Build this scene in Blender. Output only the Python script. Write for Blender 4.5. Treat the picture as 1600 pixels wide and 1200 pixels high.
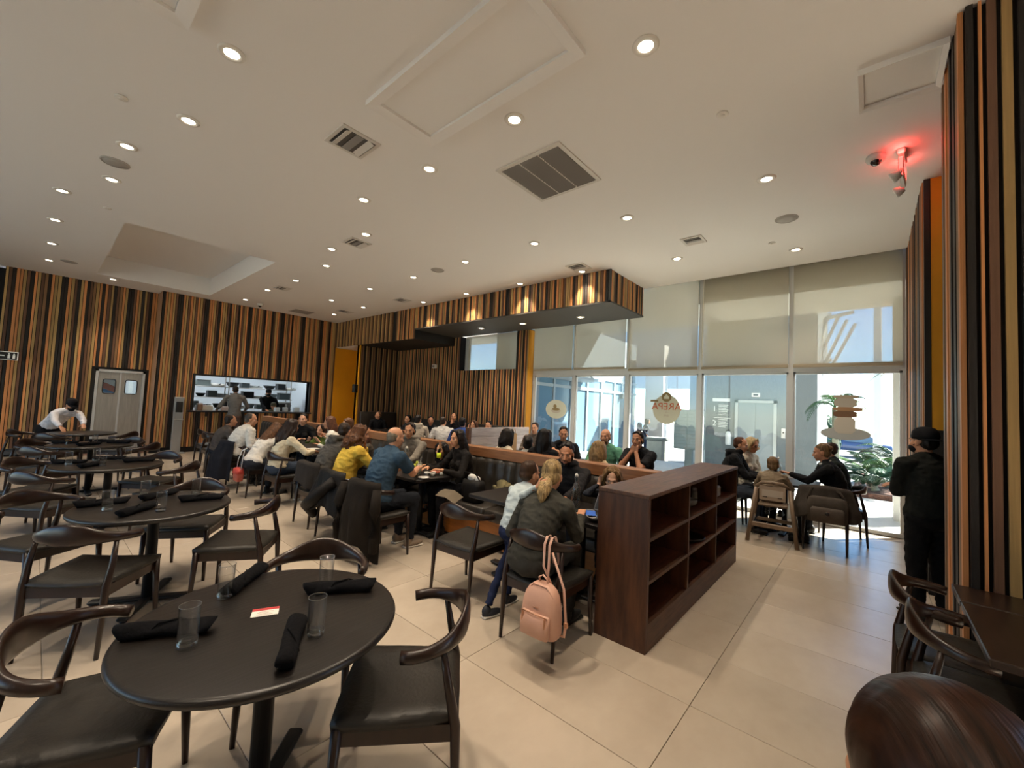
import bpy, bmesh, math, random
import numpy as np
from mathutils import Vector, Matrix, noise
for o in list(bpy.data.objects): bpy.data.objects.remove(o)
SC=bpy.context.scene; COL=SC.collection
random.seed(7); R=math.radians; PI=math.pi
# ---------------------------------------------------------------- camera, light, exposure
cam_d=bpy.data.cameras.new('camera'); cam=bpy.data.objects.new('camera',cam_d); COL.objects.link(cam)
F_PX=645.17; PITCH,ROLL,YAW=0.0522470569,0.0468549548,0.715560608
cam_d.sensor_width=36; cam_d.lens=36*F_PX/1600; cam_d.clip_start=0.03; cam_d.clip_end=400
fw=Vector((math.cos(YAW)*math.cos(PITCH),math.sin(YAW)*math.cos(PITCH),math.sin(PITCH)))
ri=fw.cross(Vector((0,0,1))).normalized(); up=ri.cross(fw)
r2=ri*math.cos(ROLL)+up*math.sin(ROLL); u2=-ri*math.sin(ROLL)+up*math.cos(ROLL)
M=Matrix((r2,u2,-fw)).transposed().to_4x4(); M.translation=(0,0,1.667)
cam.matrix_world=M; SC.camera=cam
SC.view_settings.view_transform='Standard'; SC.view_settings.look='None'
SC.view_settings.gamma=1; SC.view_settings.use_curve_mapping=False
SC.view_settings.exposure=0.45
W=bpy.data.worlds.new('sky'); SC.world=W; W.use_nodes=True
wn=W.node_tree.nodes; wl=W.node_tree.links; wn.clear()
sky=wn.new('ShaderNodeTexSky'); sky.sky_type='NISHITA'; sky.sun_disc=False
sky.sun_elevation=R(42); sky.sun_rotation=R(60); sky.air_density=1.0; sky.dust_density=0.0; sky.ozone_density=6.0
bg=wn.new('ShaderNodeBackground'); bg.inputs[1].default_value=0.36
wo=wn.new('ShaderNodeOutputWorld'); wl.new(sky.outputs[0],bg.inputs[0]); wl.new(bg.outputs[0],wo.inputs[0])
sun_d=bpy.data.lights.new('sun','SUN'); sun_d.energy=28.0; sun_d.angle=R(0.6); sun_d.color=(1,.93,.82)
sun=bpy.data.objects.new('sun',sun_d); COL.objects.link(sun)
sun.rotation_euler=Vector((-0.62,0.45,-0.72)).to_track_quat('-Z','Y').to_euler()   # light travels towards -X, +Y
SPOT_W=112.0; LAMP_COL=(1.0,.83,.64)
CEIL=4.25; WX=8.45; WY=14.07
# ---------------------------------------------------------------- materials
def s2l(h):
    if isinstance(h,str):
        h=h.lstrip('#'); c=[int(h[i:i+2],16)/255 for i in (0,2,4)]
        return tuple(x/12.92 if x<.04045 else ((x+.055)/1.055)**2.4 for x in c)
    return tuple(h)
MATS={}
def mat(key,col,rough=.5,metal=0,spec=.5,var=0,scale=(8,8,8),bump=0,bscale=None,grain=None,emit=0,rnd=0,coat=0,sheen=0,bdist=.02):
    """procedural principled material: object-space noise tint (var), bump, per-object tint (rnd)"""
    if key in MATS: return MATS[key]
    m=bpy.data.materials.new(key); MATS[key]=m; m.use_nodes=True
    nt=m.node_tree; N=nt.nodes; L=nt.links; b=N['Principled BSDF']
    c=s2l(col)
    b.inputs['Roughness'].default_value=rough; b.inputs['Metallic'].default_value=metal
    b.inputs['Specular IOR Level'].default_value=spec; b.inputs['Coat Weight'].default_value=coat
    b.inputs['Coat Roughness'].default_value=.2
    if sheen: b.inputs['Sheen Weight'].default_value=sheen
    b.inputs['Base Color'].default_value=(*c,1)
    if emit:
        b.inputs['Emission Color'].default_value=(*c,1); b.inputs['Emission Strength'].default_value=emit
    tc=mp=None
    def coords(sc):
        t=N.new('ShaderNodeTexCoord'); q=N.new('ShaderNodeMapping'); q.inputs['Scale'].default_value=sc
        L.new(t.outputs['Object'],q.inputs['Vector'])
        if rnd:
            oi=N.new('ShaderNodeObjectInfo'); ml=N.new('ShaderNodeMath'); ml.operation='MULTIPLY'; ml.inputs[1].default_value=37.
            L.new(oi.outputs['Random'],ml.inputs[0]); L.new(ml.outputs[0],q.inputs['Location'])
        return q
    cur=None
    if var:
        q=coords(scale); nz=N.new('ShaderNodeTexNoise'); nz.inputs['Scale'].default_value=1; nz.inputs['Detail'].default_value=6
        nz.inputs['Roughness'].default_value=.62; L.new(q.outputs[0],nz.inputs['Vector'])
        rp=N.new('ShaderNodeValToRGB'); e=rp.color_ramp.elements
        e[0].position=.3; e[1].position=.7
        e[0].color=(*[max(0,x*(1-var)) for x in c],1)
        hi=s2l(grain) if grain else [min(1,x*(1+var)) for x in c]
        e[1].color=(*hi,1)
        L.new(nz.outputs['Fac'],rp.inputs[0]); cur=rp.outputs[0]
    if rnd:
        oi=N.new('ShaderNodeObjectInfo'); mr=N.new('ShaderNodeMapRange')
        mr.inputs[3].default_value=1-rnd; mr.inputs[4].default_value=1+rnd
        L.new(oi.outputs['Random'],mr.inputs[0])
        hs=N.new('ShaderNodeHueSaturation'); L.new(mr.outputs[0],hs.inputs['Value'])
        if cur: L.new(cur,hs.inputs['Color'])
        else: hs.inputs['Color'].default_value=(*c,1)
        cur=hs.outputs[0]
    if cur: L.new(cur,b.inputs['Base Color'])
    if bump:
        q=coords(bscale or scale); nz=N.new('ShaderNodeTexNoise'); nz.inputs['Scale'].default_value=1; nz.inputs['Detail'].default_value=4
        L.new(q.outputs[0],nz.inputs['Vector']); bp=N.new('ShaderNodeBump'); bp.inputs['Strength'].default_value=bump; bp.inputs['Distance'].default_value=bdist
        L.new(nz.outputs['Fac'],bp.inputs['Height']); L.new(bp.outputs[0],b.inputs['Normal'])
    return m
def fabric(col,rough=.85,bump=.55): return mat('fabric_'+str(col),col,rough,spec=.2,var=.12,scale=(14,14,14),bump=bump,bscale=(9,9,5),bdist=.03)
def skin(col='#c68f6e'): return mat('skin_'+col,col,.5,spec=.35,var=.06,scale=(20,20,20))
def hairm(col,hi=None): return mat('hair_'+col,col,.5,spec=.25,var=.4,scale=(70,70,7),grain=hi,bump=.7,bscale=(110,110,9),bdist=.003)
def glassm(key,tint=(1,1,1),base=.04,edge=.5,pw=1.0):
    if key in MATS: return MATS[key]
    m=bpy.data.materials.new(key); MATS[key]=m; m.use_nodes=True; N=m.node_tree.nodes; L=m.node_tree.links; N.clear()
    t=N.new('ShaderNodeBsdfTransparent'); t.inputs[0].default_value=(*tint,1)
    g=N.new('ShaderNodeBsdfGlossy'); g.inputs['Roughness'].default_value=.02
    lw=N.new('ShaderNodeLayerWeight'); lw.inputs[0].default_value=.3
    mr=N.new('ShaderNodeMapRange'); mr.inputs[3].default_value=base; mr.inputs[4].default_value=edge
    mx=N.new('ShaderNodeMixShader'); o=N.new('ShaderNodeOutputMaterial')
    pwn=N.new('ShaderNodeMath'); pwn.operation='POWER'; pwn.inputs[1].default_value=pw; L.new(lw.outputs['Facing'],pwn.inputs[0]); L.new(pwn.outputs[0],mr.inputs[0]); L.new(mr.outputs[0],mx.inputs[0]); L.new(t.outputs[0],mx.inputs[1]); L.new(g.outputs[0],mx.inputs[2]); L.new(mx.outputs[0],o.inputs[0])
    return m
def shade_mat():
    m=bpy.data.materials.new('solar_shade_mesh'); m.use_nodes=True; N=m.node_tree.nodes; L=m.node_tree.links; N.clear()
    d=N.new('ShaderNodeBsdfDiffuse'); d.inputs[0].default_value=(*s2l('#d6cdb8'),1)
    t=N.new('ShaderNodeBsdfTranslucent'); t.inputs[0].default_value=(*s2l('#d6cdb8'),1)
    p=N.new('ShaderNodeBsdfTransparent'); m1=N.new('ShaderNodeMixShader'); m1.inputs[0].default_value=.45
    m2=N.new('ShaderNodeMixShader'); m2.inputs[0].default_value=.42; o=N.new('ShaderNodeOutputMaterial')
    L.new(d.outputs[0],m1.inputs[1]); L.new(t.outputs[0],m1.inputs[2]); L.new(m1.outputs[0],m2.inputs[1]); L.new(p.outputs[0],m2.inputs[2]); L.new(m2.outputs[0],o.inputs[0])
    return m
SHADE=shade_mat()
CHW=mat('chair_wood','#24140c',.30,spec=.45,var=.35,scale=(30,30,4),coat=.1)
TTOP=mat('table_top_wood','#171310',.34,spec=.5,var=.35,scale=(3,45,45),bump=.12,bscale=(3,70,70),bdist=.01)
BLACK=mat('black_metal','#141414',.45)
LEATHER=mat('seat_leather','#26231e',.45,spec=.4,var=.1,scale=(30,30,30),bump=.12,bscale=(60,60,60))
SHELF=mat('shelf_wood','#472b1a',.45,spec=.4,var=.35,scale=(4,30,30),grain='#66422a',bump=.12,bscale=(5,50,50))
SHELFV=mat('shelf_wood_upright','#43281a',.45,spec=.4,var=.4,scale=(14,14,2.2),grain='#603c26',bump=.12,bscale=(40,40,4))
RAIL=mat('rail_wood','#8a5a38',.45,var=.25,scale=(30,3,30),grain='#9d6c46')
ORANGEW=mat('banquette_base_wood','#a5652c',.45,var=.25,scale=(30,3,30))
WHITE=mat('white_paint','#d9d6d0',.6)
CEILM=mat('ceiling_paint','#ebe8e4',.85,spec=.2)
ALU=mat('aluminium','#c8c8c6',.4,metal=.25)
STEEL=mat('brushed_steel','#b4b2ac',.36,metal=.7,var=.15,scale=(40,40,2))
NAP=mat('black_napkin','#121214',.95,spec=.1,bump=.3,bscale=(60,60,60))
GLASS=glassm('tumbler_glass',(.985,.99,.99),.02,1.0,2.4)
BOTTLE=glassm('bottle_glass',(.93,.95,.94),.06,1.0,1.6)
GLASSB=glassm('tumbler_glass_base',(.93,.95,.95),.14,1.0,1.3)
PANE=glassm('window_glass',(.93,.97,.97),.04,.45)
YEL=mat('yellow_paint','#d8940f',.6,var=.05,scale=(2,2,2))
DARKB=mat('black_backing','#17130f',.8)
# ---------------------------------------------------------------- mesh helpers
class MB:
    def __init__(s): s.v=[]; s.f=[]; s.m=[]; s.sm=[]
    def add(s,v,f,m=0,smooth=False):
        k=len(s.v); s.v+=[tuple(p) for p in v]; s.f+=[tuple(i+k for i in q) for q in f]; s.m+=[m]*len(f); s.sm+=[smooth]*len(f); return s
    def box(s,x0,x1,y0,y1,z0,z1,m=0,T=None):
        v=[(x,y,z) for z in (z0,z1) for x,y in ((x0,y0),(x1,y0),(x1,y1),(x0,y1))]
        if T is not None: v=[T@Vector(p) for p in v]
        return s.add(v,[(3,2,1,0),(4,5,6,7),(0,1,5,4),(1,2,6,5),(2,3,7,6),(3,0,4,7)],m)
    def cbox(s,x0,x1,y0,y1,z0,z1,b=.01,m=0,T=None,seg=1):
        bm=bmesh.new(); bmesh.ops.create_cube(bm,size=1)
        for p in bm.verts: p.co=Vector(((x0+x1)/2+p.co.x*(x1-x0),(y0+y1)/2+p.co.y*(y1-y0),(z0+z1)/2+p.co.z*(z1-z0)))
        bmesh.ops.bevel(bm,geom=bm.edges[:],offset=b,segments=seg,affect='EDGES',profile=.5)
        bm.verts.index_update(); v=[(T@p.co if T is not None else p.co.copy()) for p in bm.verts]; f=[[q.index for q in g.verts] for g in bm.faces]; bm.free()
        return s.add(v,f,m,seg>1)
    def lathe(s,prof,n=20,m=0,c=(0,0,0),smooth=True,T=None):
        v=[];f=[]
        for r,z in prof:
            for i in range(n):
                a=2*PI*i/n; p=Vector((c[0]+r*math.cos(a),c[1]+r*math.sin(a),c[2]+z)); v.append(T@p if T is not None else p)
        for j in range(len(prof)-1):
            for i in range(n):
                k=(i+1)%n; f.append((j*n+i,j*n+k,(j+1)*n+k,(j+1)*n+i))
        f.append(tuple(range(n))[::-1]); f.append(tuple((len(prof)-1)*n+i for i in range(n)))
        return s.add(v,f,m,smooth)
    def tube(s,path,rad,n=8,m=0,ref=(0,0,1),smooth=True,caps=True):
        """loft along path; rad: number or (ra along side, rb along ref-ish) per point"""
        P=[Vector(p) for p in path]; v=[];f=[]; ref=Vector(ref)
        for i,p in enumerate(P):
            t=(P[min(i+1,len(P)-1)]-P[max(i-1,0)]).normalized()
            a=t.cross(ref)
            if a.length<1e-3: a=t.cross(Vector((1,0,0)))
            a.normalize(); b=a.cross(t).normalized()
            r=rad[i] if isinstance(rad,(list,tuple)) else rad
            ra,rb=(r if isinstance(r,(list,tuple)) else (r,r))
            for k in range(n):
                w=2*PI*k/n; v.append(p+a*ra*math.cos(w)+b*rb*math.sin(w))
        for j in range(len(P)-1):
            for i in range(n):
                k=(i+1)%n; f.append((j*n+i,j*n+k,(j+1)*n+k,(j+1)*n+i))
        if caps: f.append(tuple(range(n))[::-1]); f.append(tuple((len(P)-1)*n+i for i in range(n)))
        return s.add(v,f,m,smooth)
    def ell(s,c,r,Mx=None,nu=14,nv=9,m=0):
        v=[];f=[]; c=Vector(c)
        for j in range(1,nv):
            th=PI*j/nv
            for i in range(nu):
                a=2*PI*i/nu; p=Vector((r[0]*math.sin(th)*math.cos(a),r[1]*math.sin(th)*math.sin(a),r[2]*math.cos(th)))
                v.append((Mx@p if Mx is not None else p)+c)
        t=Vector((0,0,r[2])); q=(Mx@t if Mx is not None else t); v.append(c+q); v.append(c-q)
        T=len(v)-2;B=len(v)-1
        for j in range(nv-2):
            for i in range(nu):
                k=(i+1)%nu; f.append((j*nu+i,(j+1)*nu+i,(j+1)*nu+k,j*nu+k))
        for i in range(nu):
            k=(i+1)%nu; f.append((T,i,k)); f.append((B,(nv-2)*nu+k,(nv-2)*nu+i))
        return s.add(v,f,m,True)
    def cap(s,p0,p1,r0,r1,n=12,m=0,flat=False):
        """tapered capsule (or flat-ended cone)"""
        p0=Vector(p0);p1=Vector(p1);d=p1-p0;l=d.length
        if l<1e-5: return s.ell(p0,(r0,r0,r0),m=m)
        t=d/l; a=t.orthogonal().normalized(); b=t.cross(a); rings=[]
        if flat: rings=[(0,r0),(l,r1)]
        else:
            for q in (80,50,25): rings.append((-r0*math.sin(R(q)),r0*math.cos(R(q))))
            rings+=[(0,r0),(l,r1)]
            for q in (25,50,80): rings.append((l+r1*math.sin(R(q)),r1*math.cos(R(q))))
        v=[p0+t*h+(a*math.cos(2*PI*i/n)+b*math.sin(2*PI*i/n))*r for h,r in rings for i in range(n)]
        f=[(j*n+i,j*n+(i+1)%n,(j+1)*n+(i+1)%n,(j+1)*n+i) for j in range(len(rings)-1) for i in range(n)]
        f.append(tuple(range(n))[::-1]); f.append(tuple((len(rings)-1)*n+i for i in range(n)))
        return s.add(v,f,m,True)
    def mesh(s,name,mats):
        me=bpy.data.meshes.new(name); me.from_pydata(s.v,[],s.f)
        for q in mats: me.materials.append(q)
        if len(s.f)==len(me.polygons):
            me.polygons.foreach_set('material_index',s.m); me.polygons.foreach_set('use_smooth',s.sm)
        me.update(); return me
    def build(s,name,mats,parent=None,loc=None,rz=0):
        if not isinstance(mats,(list,tuple)): mats=[mats]
        o=bpy.data.objects.new(name,s.mesh(name,mats)); COL.objects.link(o)
        if parent is not None: o.parent=parent
        if loc is not None: o.location=loc
        if rz: o.rotation_euler=(0,0,rz)
        return o
def recalc(o):
    bm=bmesh.new(); bm.from_mesh(o.data); bmesh.ops.recalc_face_normals(bm,faces=bm.faces[:]); bm.to_mesh(o.data); bm.free(); return o
def tag(o,label,cat,group=None,kind=None):
    o['label']=label; o['category']=cat
    if group: o['group']=group
    if kind: o['kind']=kind
    return o
def thing(name,label,cat,loc=(0,0,0),rz=0,group=None):
    o=bpy.data.objects.new(name,None); COL.objects.link(o); o.location=loc; o.rotation_euler=(0,0,rz); o.empty_display_size=.05
    return tag(o,label,cat,group)
def struct(o): o['kind']='structure'; return o
def inst(name,me,parent=None,loc=(0,0,0),scale=None,rz=0,mtl=None):
    o=bpy.data.objects.new(name,me); COL.objects.link(o); o.parent=parent; o.location=loc
    if scale: o.scale=scale
    if rz: o.rotation_euler=(0,0,rz)
    if mtl: o.material_slots[0].link='OBJECT'; o.material_slots[0].material=mtl
    return o
KIDS={}
def copy_tree(o,parent=None):
    c=o.copy(); COL.objects.link(c); c.parent=parent
    for ch in list(o.children): copy_tree(ch,c)
    return c
def put(src,first,loc,rz,label,group=None):
    o=src if first else copy_tree(src)
    o.location=loc; o.rotation_euler=(0,0,rz); o['label']=label
    if group: o['group']=group
    return o
ORD=['first','second','third','fourth','fifth','sixth','seventh','eighth','ninth','tenth','eleventh','twelfth']
# ---------------------------------------------------------------- room shell
tilem=mat('floor_tile','#b0a291',.27,spec=.5,var=.07,scale=(1.6,2.2,1),bump=.03,bscale=(6,9,6),rnd=.05,grain='#b9ac9b')
fl=MB().box(-4,WX+.1,-4,15,-.06,-.008).build('floor',mat('grout','#8d8375',.9)); struct(fl)
tw,tl=.61,1.22; tme=MB().cbox(-tw/2+.0018,tw/2-.0018,-tl/2+.0018,tl/2-.0018,-.012,0,b=.0015).mesh('tile',[tilem])
nt=0
for i in range(-4,14):
    for j in range(-2,12):
        x=.2+.61*i+tw/2-.06; y=.78+1.22*j-tl/2
        if x+tw/2>WX or y-tl/2>14.0 or x-tw/2<-1.4: continue
        if y<-.5 and (x<.0 or x>8.2): continue
        inst('tile',tme,fl,(x,y,-.0003*random.random())); nt+=1
# ceiling with a recessed tray
ce=MB(); tx0,tx1,ty0,ty1=.74,2.90,8.80,13.45; TZ=CEIL+.46
ce.box(-4,8.2,-4,ty0,CEIL,CEIL+.08).box(-4,8.2,ty1,15,CEIL,CEIL+.08).box(-4,tx0,ty0,ty1,CEIL,CEIL+.08).box(tx1,8.2,ty0,ty1,CEIL,CEIL+.08)
ce.box(tx0-.04,tx1+.04,ty0-.04,ty1+.04,TZ,TZ+.06)
q8=CEIL+.08; ce.box(tx0-.04,tx0,ty0-.04,ty1+.04,q8,TZ).box(tx1,tx1+.04,ty0-.04,ty1+.04,q8,TZ).box(tx0,tx1,ty0-.04,ty0,q8,TZ).box(tx0,tx1,ty1,ty1+.04,q8,TZ)
ce.box(8.2,8.24,-.42,3.58,CEIL,CEIL+.3).box(8.2,WX+.2,-.42,6.7,CEIL+.3,CEIL+.36)
struct(ce.build('ceiling',CEILM))
# slats -----------------------------------------------------------
PAL=[mat('slat_'+n,c,.5,spec=.35,var=.16,scale=(2.5,2.5,7),bump=.1,bscale=(8,8,60),rnd=.16) for n,c in
     (('orange','#cf8c57'),('straw','#b3925e'),('brown','#6b4d3a'),('black','#2a2522'),('walnut','#8a6747'),('red','#94522f'))]
UNIT=[MB().cbox(-.5,.5,-1,0,0,1,b=.03).mesh('slat',[q]) for q in PAL]
def slats(parent,origin,dirv,nrm,length,spans,pitch,gap,pal,depth=.03,width=None,seed=1):
    """vertical slats from origin along dirv; spans(s)->list of (z0,z1)"""
    rg=random.Random(seed); s=gap; ang=math.atan2(dirv[1],dirv[0]); k=0
    flip=(-dirv[1]*nrm[0]+dirv[0]*nrm[1]>0)
    while s<length-gap:
        w=pitch*(1 if width is None else (width[k%len(width)] if seed<0 else rg.choice(width)))-gap
        w=min(w,length-s-.004)
        if w<.008: break
        q=pal[k%len(pal)] if isinstance(pal[0],int) and seed<0 else rg.choice(pal); k+=1
        d=depth*rg.uniform(.75,1.1)
        for z0,z1 in spans(s+w/2):
            o=bpy.data.objects.new('slat',UNIT[q]); COL.objects.link(o); o.parent=parent
            o.location=(origin[0]+dirv[0]*(s+w/2),origin[1]+dirv[1]*(s+w/2),z0)
            o.rotation_euler=(0,0,ang+(PI if flip else 0)); o.scale=(w,d,z1-z0)
        s+=w+gap
# left (kitchen) wall
KX0,KX1,KZ0,KZ1=2.86,5.93,1.13,2.10; DX0,DX1,DZ=.96,1.89,2.10; BX=2.03; WL2=14.60
wl_=MB()
wl_.box(-.62,DX0,WL2,WL2+.12,0,CEIL).box(DX1,BX,WL2,WL2+.12,0,CEIL).box(DX0,DX1,WL2,WL2+.12,DZ,CEIL)
wl_.box(BX,BX+.1,WY,WL2+.12,0,CEIL)
wl_.box(BX,KX0,WY,WY+.16,0,CEIL).box(6.73,7.2,WY+.01,WY+.16,3.3,CEIL).box(KX1,6.73,WY,WY+.16,0,CEIL).box(KX0,KX1,WY,WY+.16,0,KZ0-.04).box(KX0,KX1,WY,WY+.16,KZ1,CEIL)
wl_.box(-4,-.62,14.9,15,0,CEIL)
wall_l=struct(wl_.build('wall_left',DARKB))
SEQ=[{'S':1,'B':2,'D':3,'O':0,'W':4}[c] for c in 'SBDOOSBDOSBWDOSSDDOSBDSODBWSODOBSDBWOSDDBOSD']
SEQ3=[{'S':1,'B':2,'D':3,'O':0}[c] for c in 'DOBSDOSBDDOSBDOSSBOSODOSBDOBSDOSBDOSDDOSBOSBD']
SEQ2=[{'S':1,'B':2,'D':3,'O':0,'W':4}[c] for c in 'DOSOSBDDOSBOSBOSBDDOOSBDOSSBDOSBDOBSODDOSBOSBDOSODBSOBDDOSBO']
slats(wall_l,(-.62,WL2),(1,0),(0,-1),BX+.62,lambda s:([(DZ+.06,CEIL)] if DX0-.06<s-.62<DX1+.06 else [(.14,CEIL)]),.0535,.011,SEQ,seed=-3,width=[.9,1,1,1.1])
slats(wall_l,(BX,WY),(1,0),(0,-1),6.73-BX,lambda s:([(.14,KZ0-.05),(KZ1+.03,CEIL)] if KX0-.05<s+BX<KX1+.05 else [(.14,CEIL)]),.0535,.011,SEQ2,seed=-5,width=[.9,1,1,1.1])
o=inst('slat',MB().cbox(-.5,.5,-1,0,0,1,b=.03).mesh('slat',[mat('slat_pale','#a98468',.5,var=.15,scale=(3,3,8))]),wall_l,(BX-.005,(WY+WL2)/2,0.02),(WL2-WY-.0,.012,CEIL-.02),rz=-PI/2)
struct(MB().box(-.62,DX0-.02,WL2-.02,WL2,0,.14).box(DX1+.02,BX,WL2-.02,WL2,0,.14).box(BX,6.73,WY-.02,WY,0,.14).build('baseboard_left',DARKB))
# left-hand room end (out of frame): white wall with a daylight window strip
struct(MB().box(-4.1,-4,-4,2.5,0,CEIL+.08).box(-4.1,-4,12,15,0,CEIL+.08).box(-4.1,-4,2.5,12,0,.15).box(-4.1,-4,2.5,12,3.9,CEIL+.08).build('wall_west',CEILM))
for k in range(4):
    wk=struct(MB().box(-4.07,-4.02,2.5+2.375*k,2.56+2.375*k,.25,3.6).box(-4.07,-4.02,2.56+2.375*k,4.875+2.375*k,.25,.31).box(-4.07,-4.02,2.56+2.375*k,4.875+2.375*k,3.54,3.6).build('window_%d'%(20+k),ALU)); MB().box(-4.05,-4.045,2.56+2.375*k,4.875+2.375*k,.31,3.54).build('pane',PANE,wk)
struct(MB().box(-7.6,-4.1,1,13,3.95,4.15).build('added_sky_blocker',WHITE)); struct(MB().box(-30,-4.1,-20,30,-.2,-.1).build('ground_west',PAVE0:=mat('paving_west','#b9b5ab',.85)))  # overhang added out of view to block skylight and keep the ground bounce
struct(MB().box(-4,3.6,-4.1,-4,0,CEIL+.08).build('wall_rear',mat('rear_wall','#d9d2c6',.8)))
# right side: column clad in slats, opening with yellow panel, far slat wall
col_=struct(MB().box(3.62,4.48,-2.2,-.44,0,CEIL).build('wall_right_column',DARKB))
slats(col_,(3.61,-.42),(0,-1),(-1,0),1.7,lambda s:[(.0,CEIL)],.062,.020,[3,0,2,1,3,2,0,3,1,2],depth=.03,seed=-2,width=[.85,.55,.95,1.0,1.3,.9,.6])
slats(col_,(3.60,-.435),(1,0),(0,1),.88,lambda s:[(.0,CEIL)],.066,.012,[2,4,4,0,3,4],depth=.025,seed=9)
wr=struct(MB().box(6.03,8.45,-.62,-.44,0,CEIL).box(5.9,6.03,-2.2,-.44,0,1.62).build('wall_right',DARKB))
struct(MB().box(5.985,6.03,-2.2,-.475,1.62,CEIL).build('wall_right_panel',YEL))
struct(MB().box(5.98,6.03,-.475,-.425,0,CEIL).build('trim_right',mat('trim_black','#1c1712',.4)))
slats(wr,(6.03,-.44),(1,0),(0,1),8.2-6.03,lambda s:[(0,CEIL)],.075,.012,[2,4,4,0,4,3],depth=.03,seed=12)
struct(MB().box(8.2,8.36,-.46,-.40,0,CEIL+.3).build('trim_1',mat('jamb_brown','#6b4a30',.5)))
struct(MB().box(3.6,9,-2.3,-2.2,0,CEIL).build('wall_right_recess',mat('recess_dark','#3a2c20',.7)))
# bulkhead
GREY=mat('bulkhead_trim','#4a4844',.55); BLK=mat('soffit_black','#1d1c1b',.6)
bk=MB(); BX0=6.76
bk.box(BX0,8.2,3.62,9.5,3.66,CEIL,1).box(BX0,8.2,9.5,14.07,3.39,CEIL,1)
bk.box(6.73,8.2,3.58,9.5,3.635,3.665,0).box(6.73,6.77,3.58,3.62,3.63,CEIL,0)
bulk=struct(bk.build('wall_bulkhead',[GREY,BLK]))
slats(bulk,(BX0,3.62),(0,1),(-1,0),10.45-3.62,lambda s:[((3.665 if s+3.62<9.5 else 3.39),CEIL)],.056,.010,SEQ3,seed=-21,depth=.035,width=[1,.9,1.05])
slats(bulk,(BX0,10.6),(0,1),(-1,0),14.07-10.6,lambda s:[(3.39,CEIL)],.070,.008,[4,1,3],depth=.05,seed=-22,width=[1.25,1.0,.8])
slats(bulk,(6.77,3.62),(1,0),(0,-1),8.2-6.77,lambda s:[(3.665,CEIL)],.056,.010,SEQ3[5:],depth=.03,seed=-23,width=[1,.9,1.05])
# alcove walls
av=MB(); RY0,RY1,RZ0,RZ1=7.04,9.24,2.63,3.635
av.box(8.23,8.43,6.62,RY0,0,3.65).box(8.23,8.43,RY1,12.5,0,3.65).box(8.23,8.43,RY0,RY1,0,RZ0).box(6.73,8.43,12.43,12.55,0,3.39)
alc=struct(av.build('wall_alcove',DARKB))
slats(alc,(8.23,6.62),(0,1),(-1,0),12.43-6.62,lambda s:([(.0,RZ0)] if RY0-.02<s+6.62<RY1+.02 else [(0,3.64 if s+6.62<9.5 else 3.38)]),.050,.009,[1,2,0,3],depth=.04,seed=-31,width=[.8,.9,.8,1.5])
slats(alc,(6.76,12.43),(1,0),(0,-1),8.23-6.76,lambda s:[(0,3.38)],.050,.009,[1,2,4,3],depth=.04,seed=-33,width=[.7,1.0,.7,1.6])
struct(MB().box(8.2,8.40,6.60,6.62,0,3.63).build('trim_2',YEL))
struct(MB().box(6.73,6.76,12.36,12.56,0,3.38).box(6.73,7.9,14.02,14.07,0,3.38).box(7.9,7.95,12.5,14.07,0,3.38).box(6.76,7.9,12.55,12.58,0,3.38).build('wall_hall',YEL))
struct(MB().box(6.76,7.95,12.5,14.07,3.38,3.40).build('ceiling_hall',CEILM))
hp=thing('picture','black framed tall picture on the yellow hall wall','picture',(7.885,13.1,1.95))
MB().cbox(-.03,.0,-.12,.12,-.42,.42,b=.006).build('frame',BLACK,hp); MB().box(-.032,-.028,-.1,.1,-.39,.39).build('print',mat('print_dark','#1b1a18',.5),hp)
hb=thing('wall_speaker','small black box speaker on the yellow pilaster by the hall','speaker',(6.70,12.42,1.98))
MB().cbox(-.10,.03,-.07,.07,-.13,.13,b=.012).build('cabinet',BLACK,hb); MB().lathe([(.045,0),(.05,.006),(.03,.008)],16,T=Matrix.Translation((-.10,0,0))@Matrix.Rotation(-PI/2,4,'Y')).build('driver',mat('driver','#2c2c2c',.6),hb)
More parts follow.
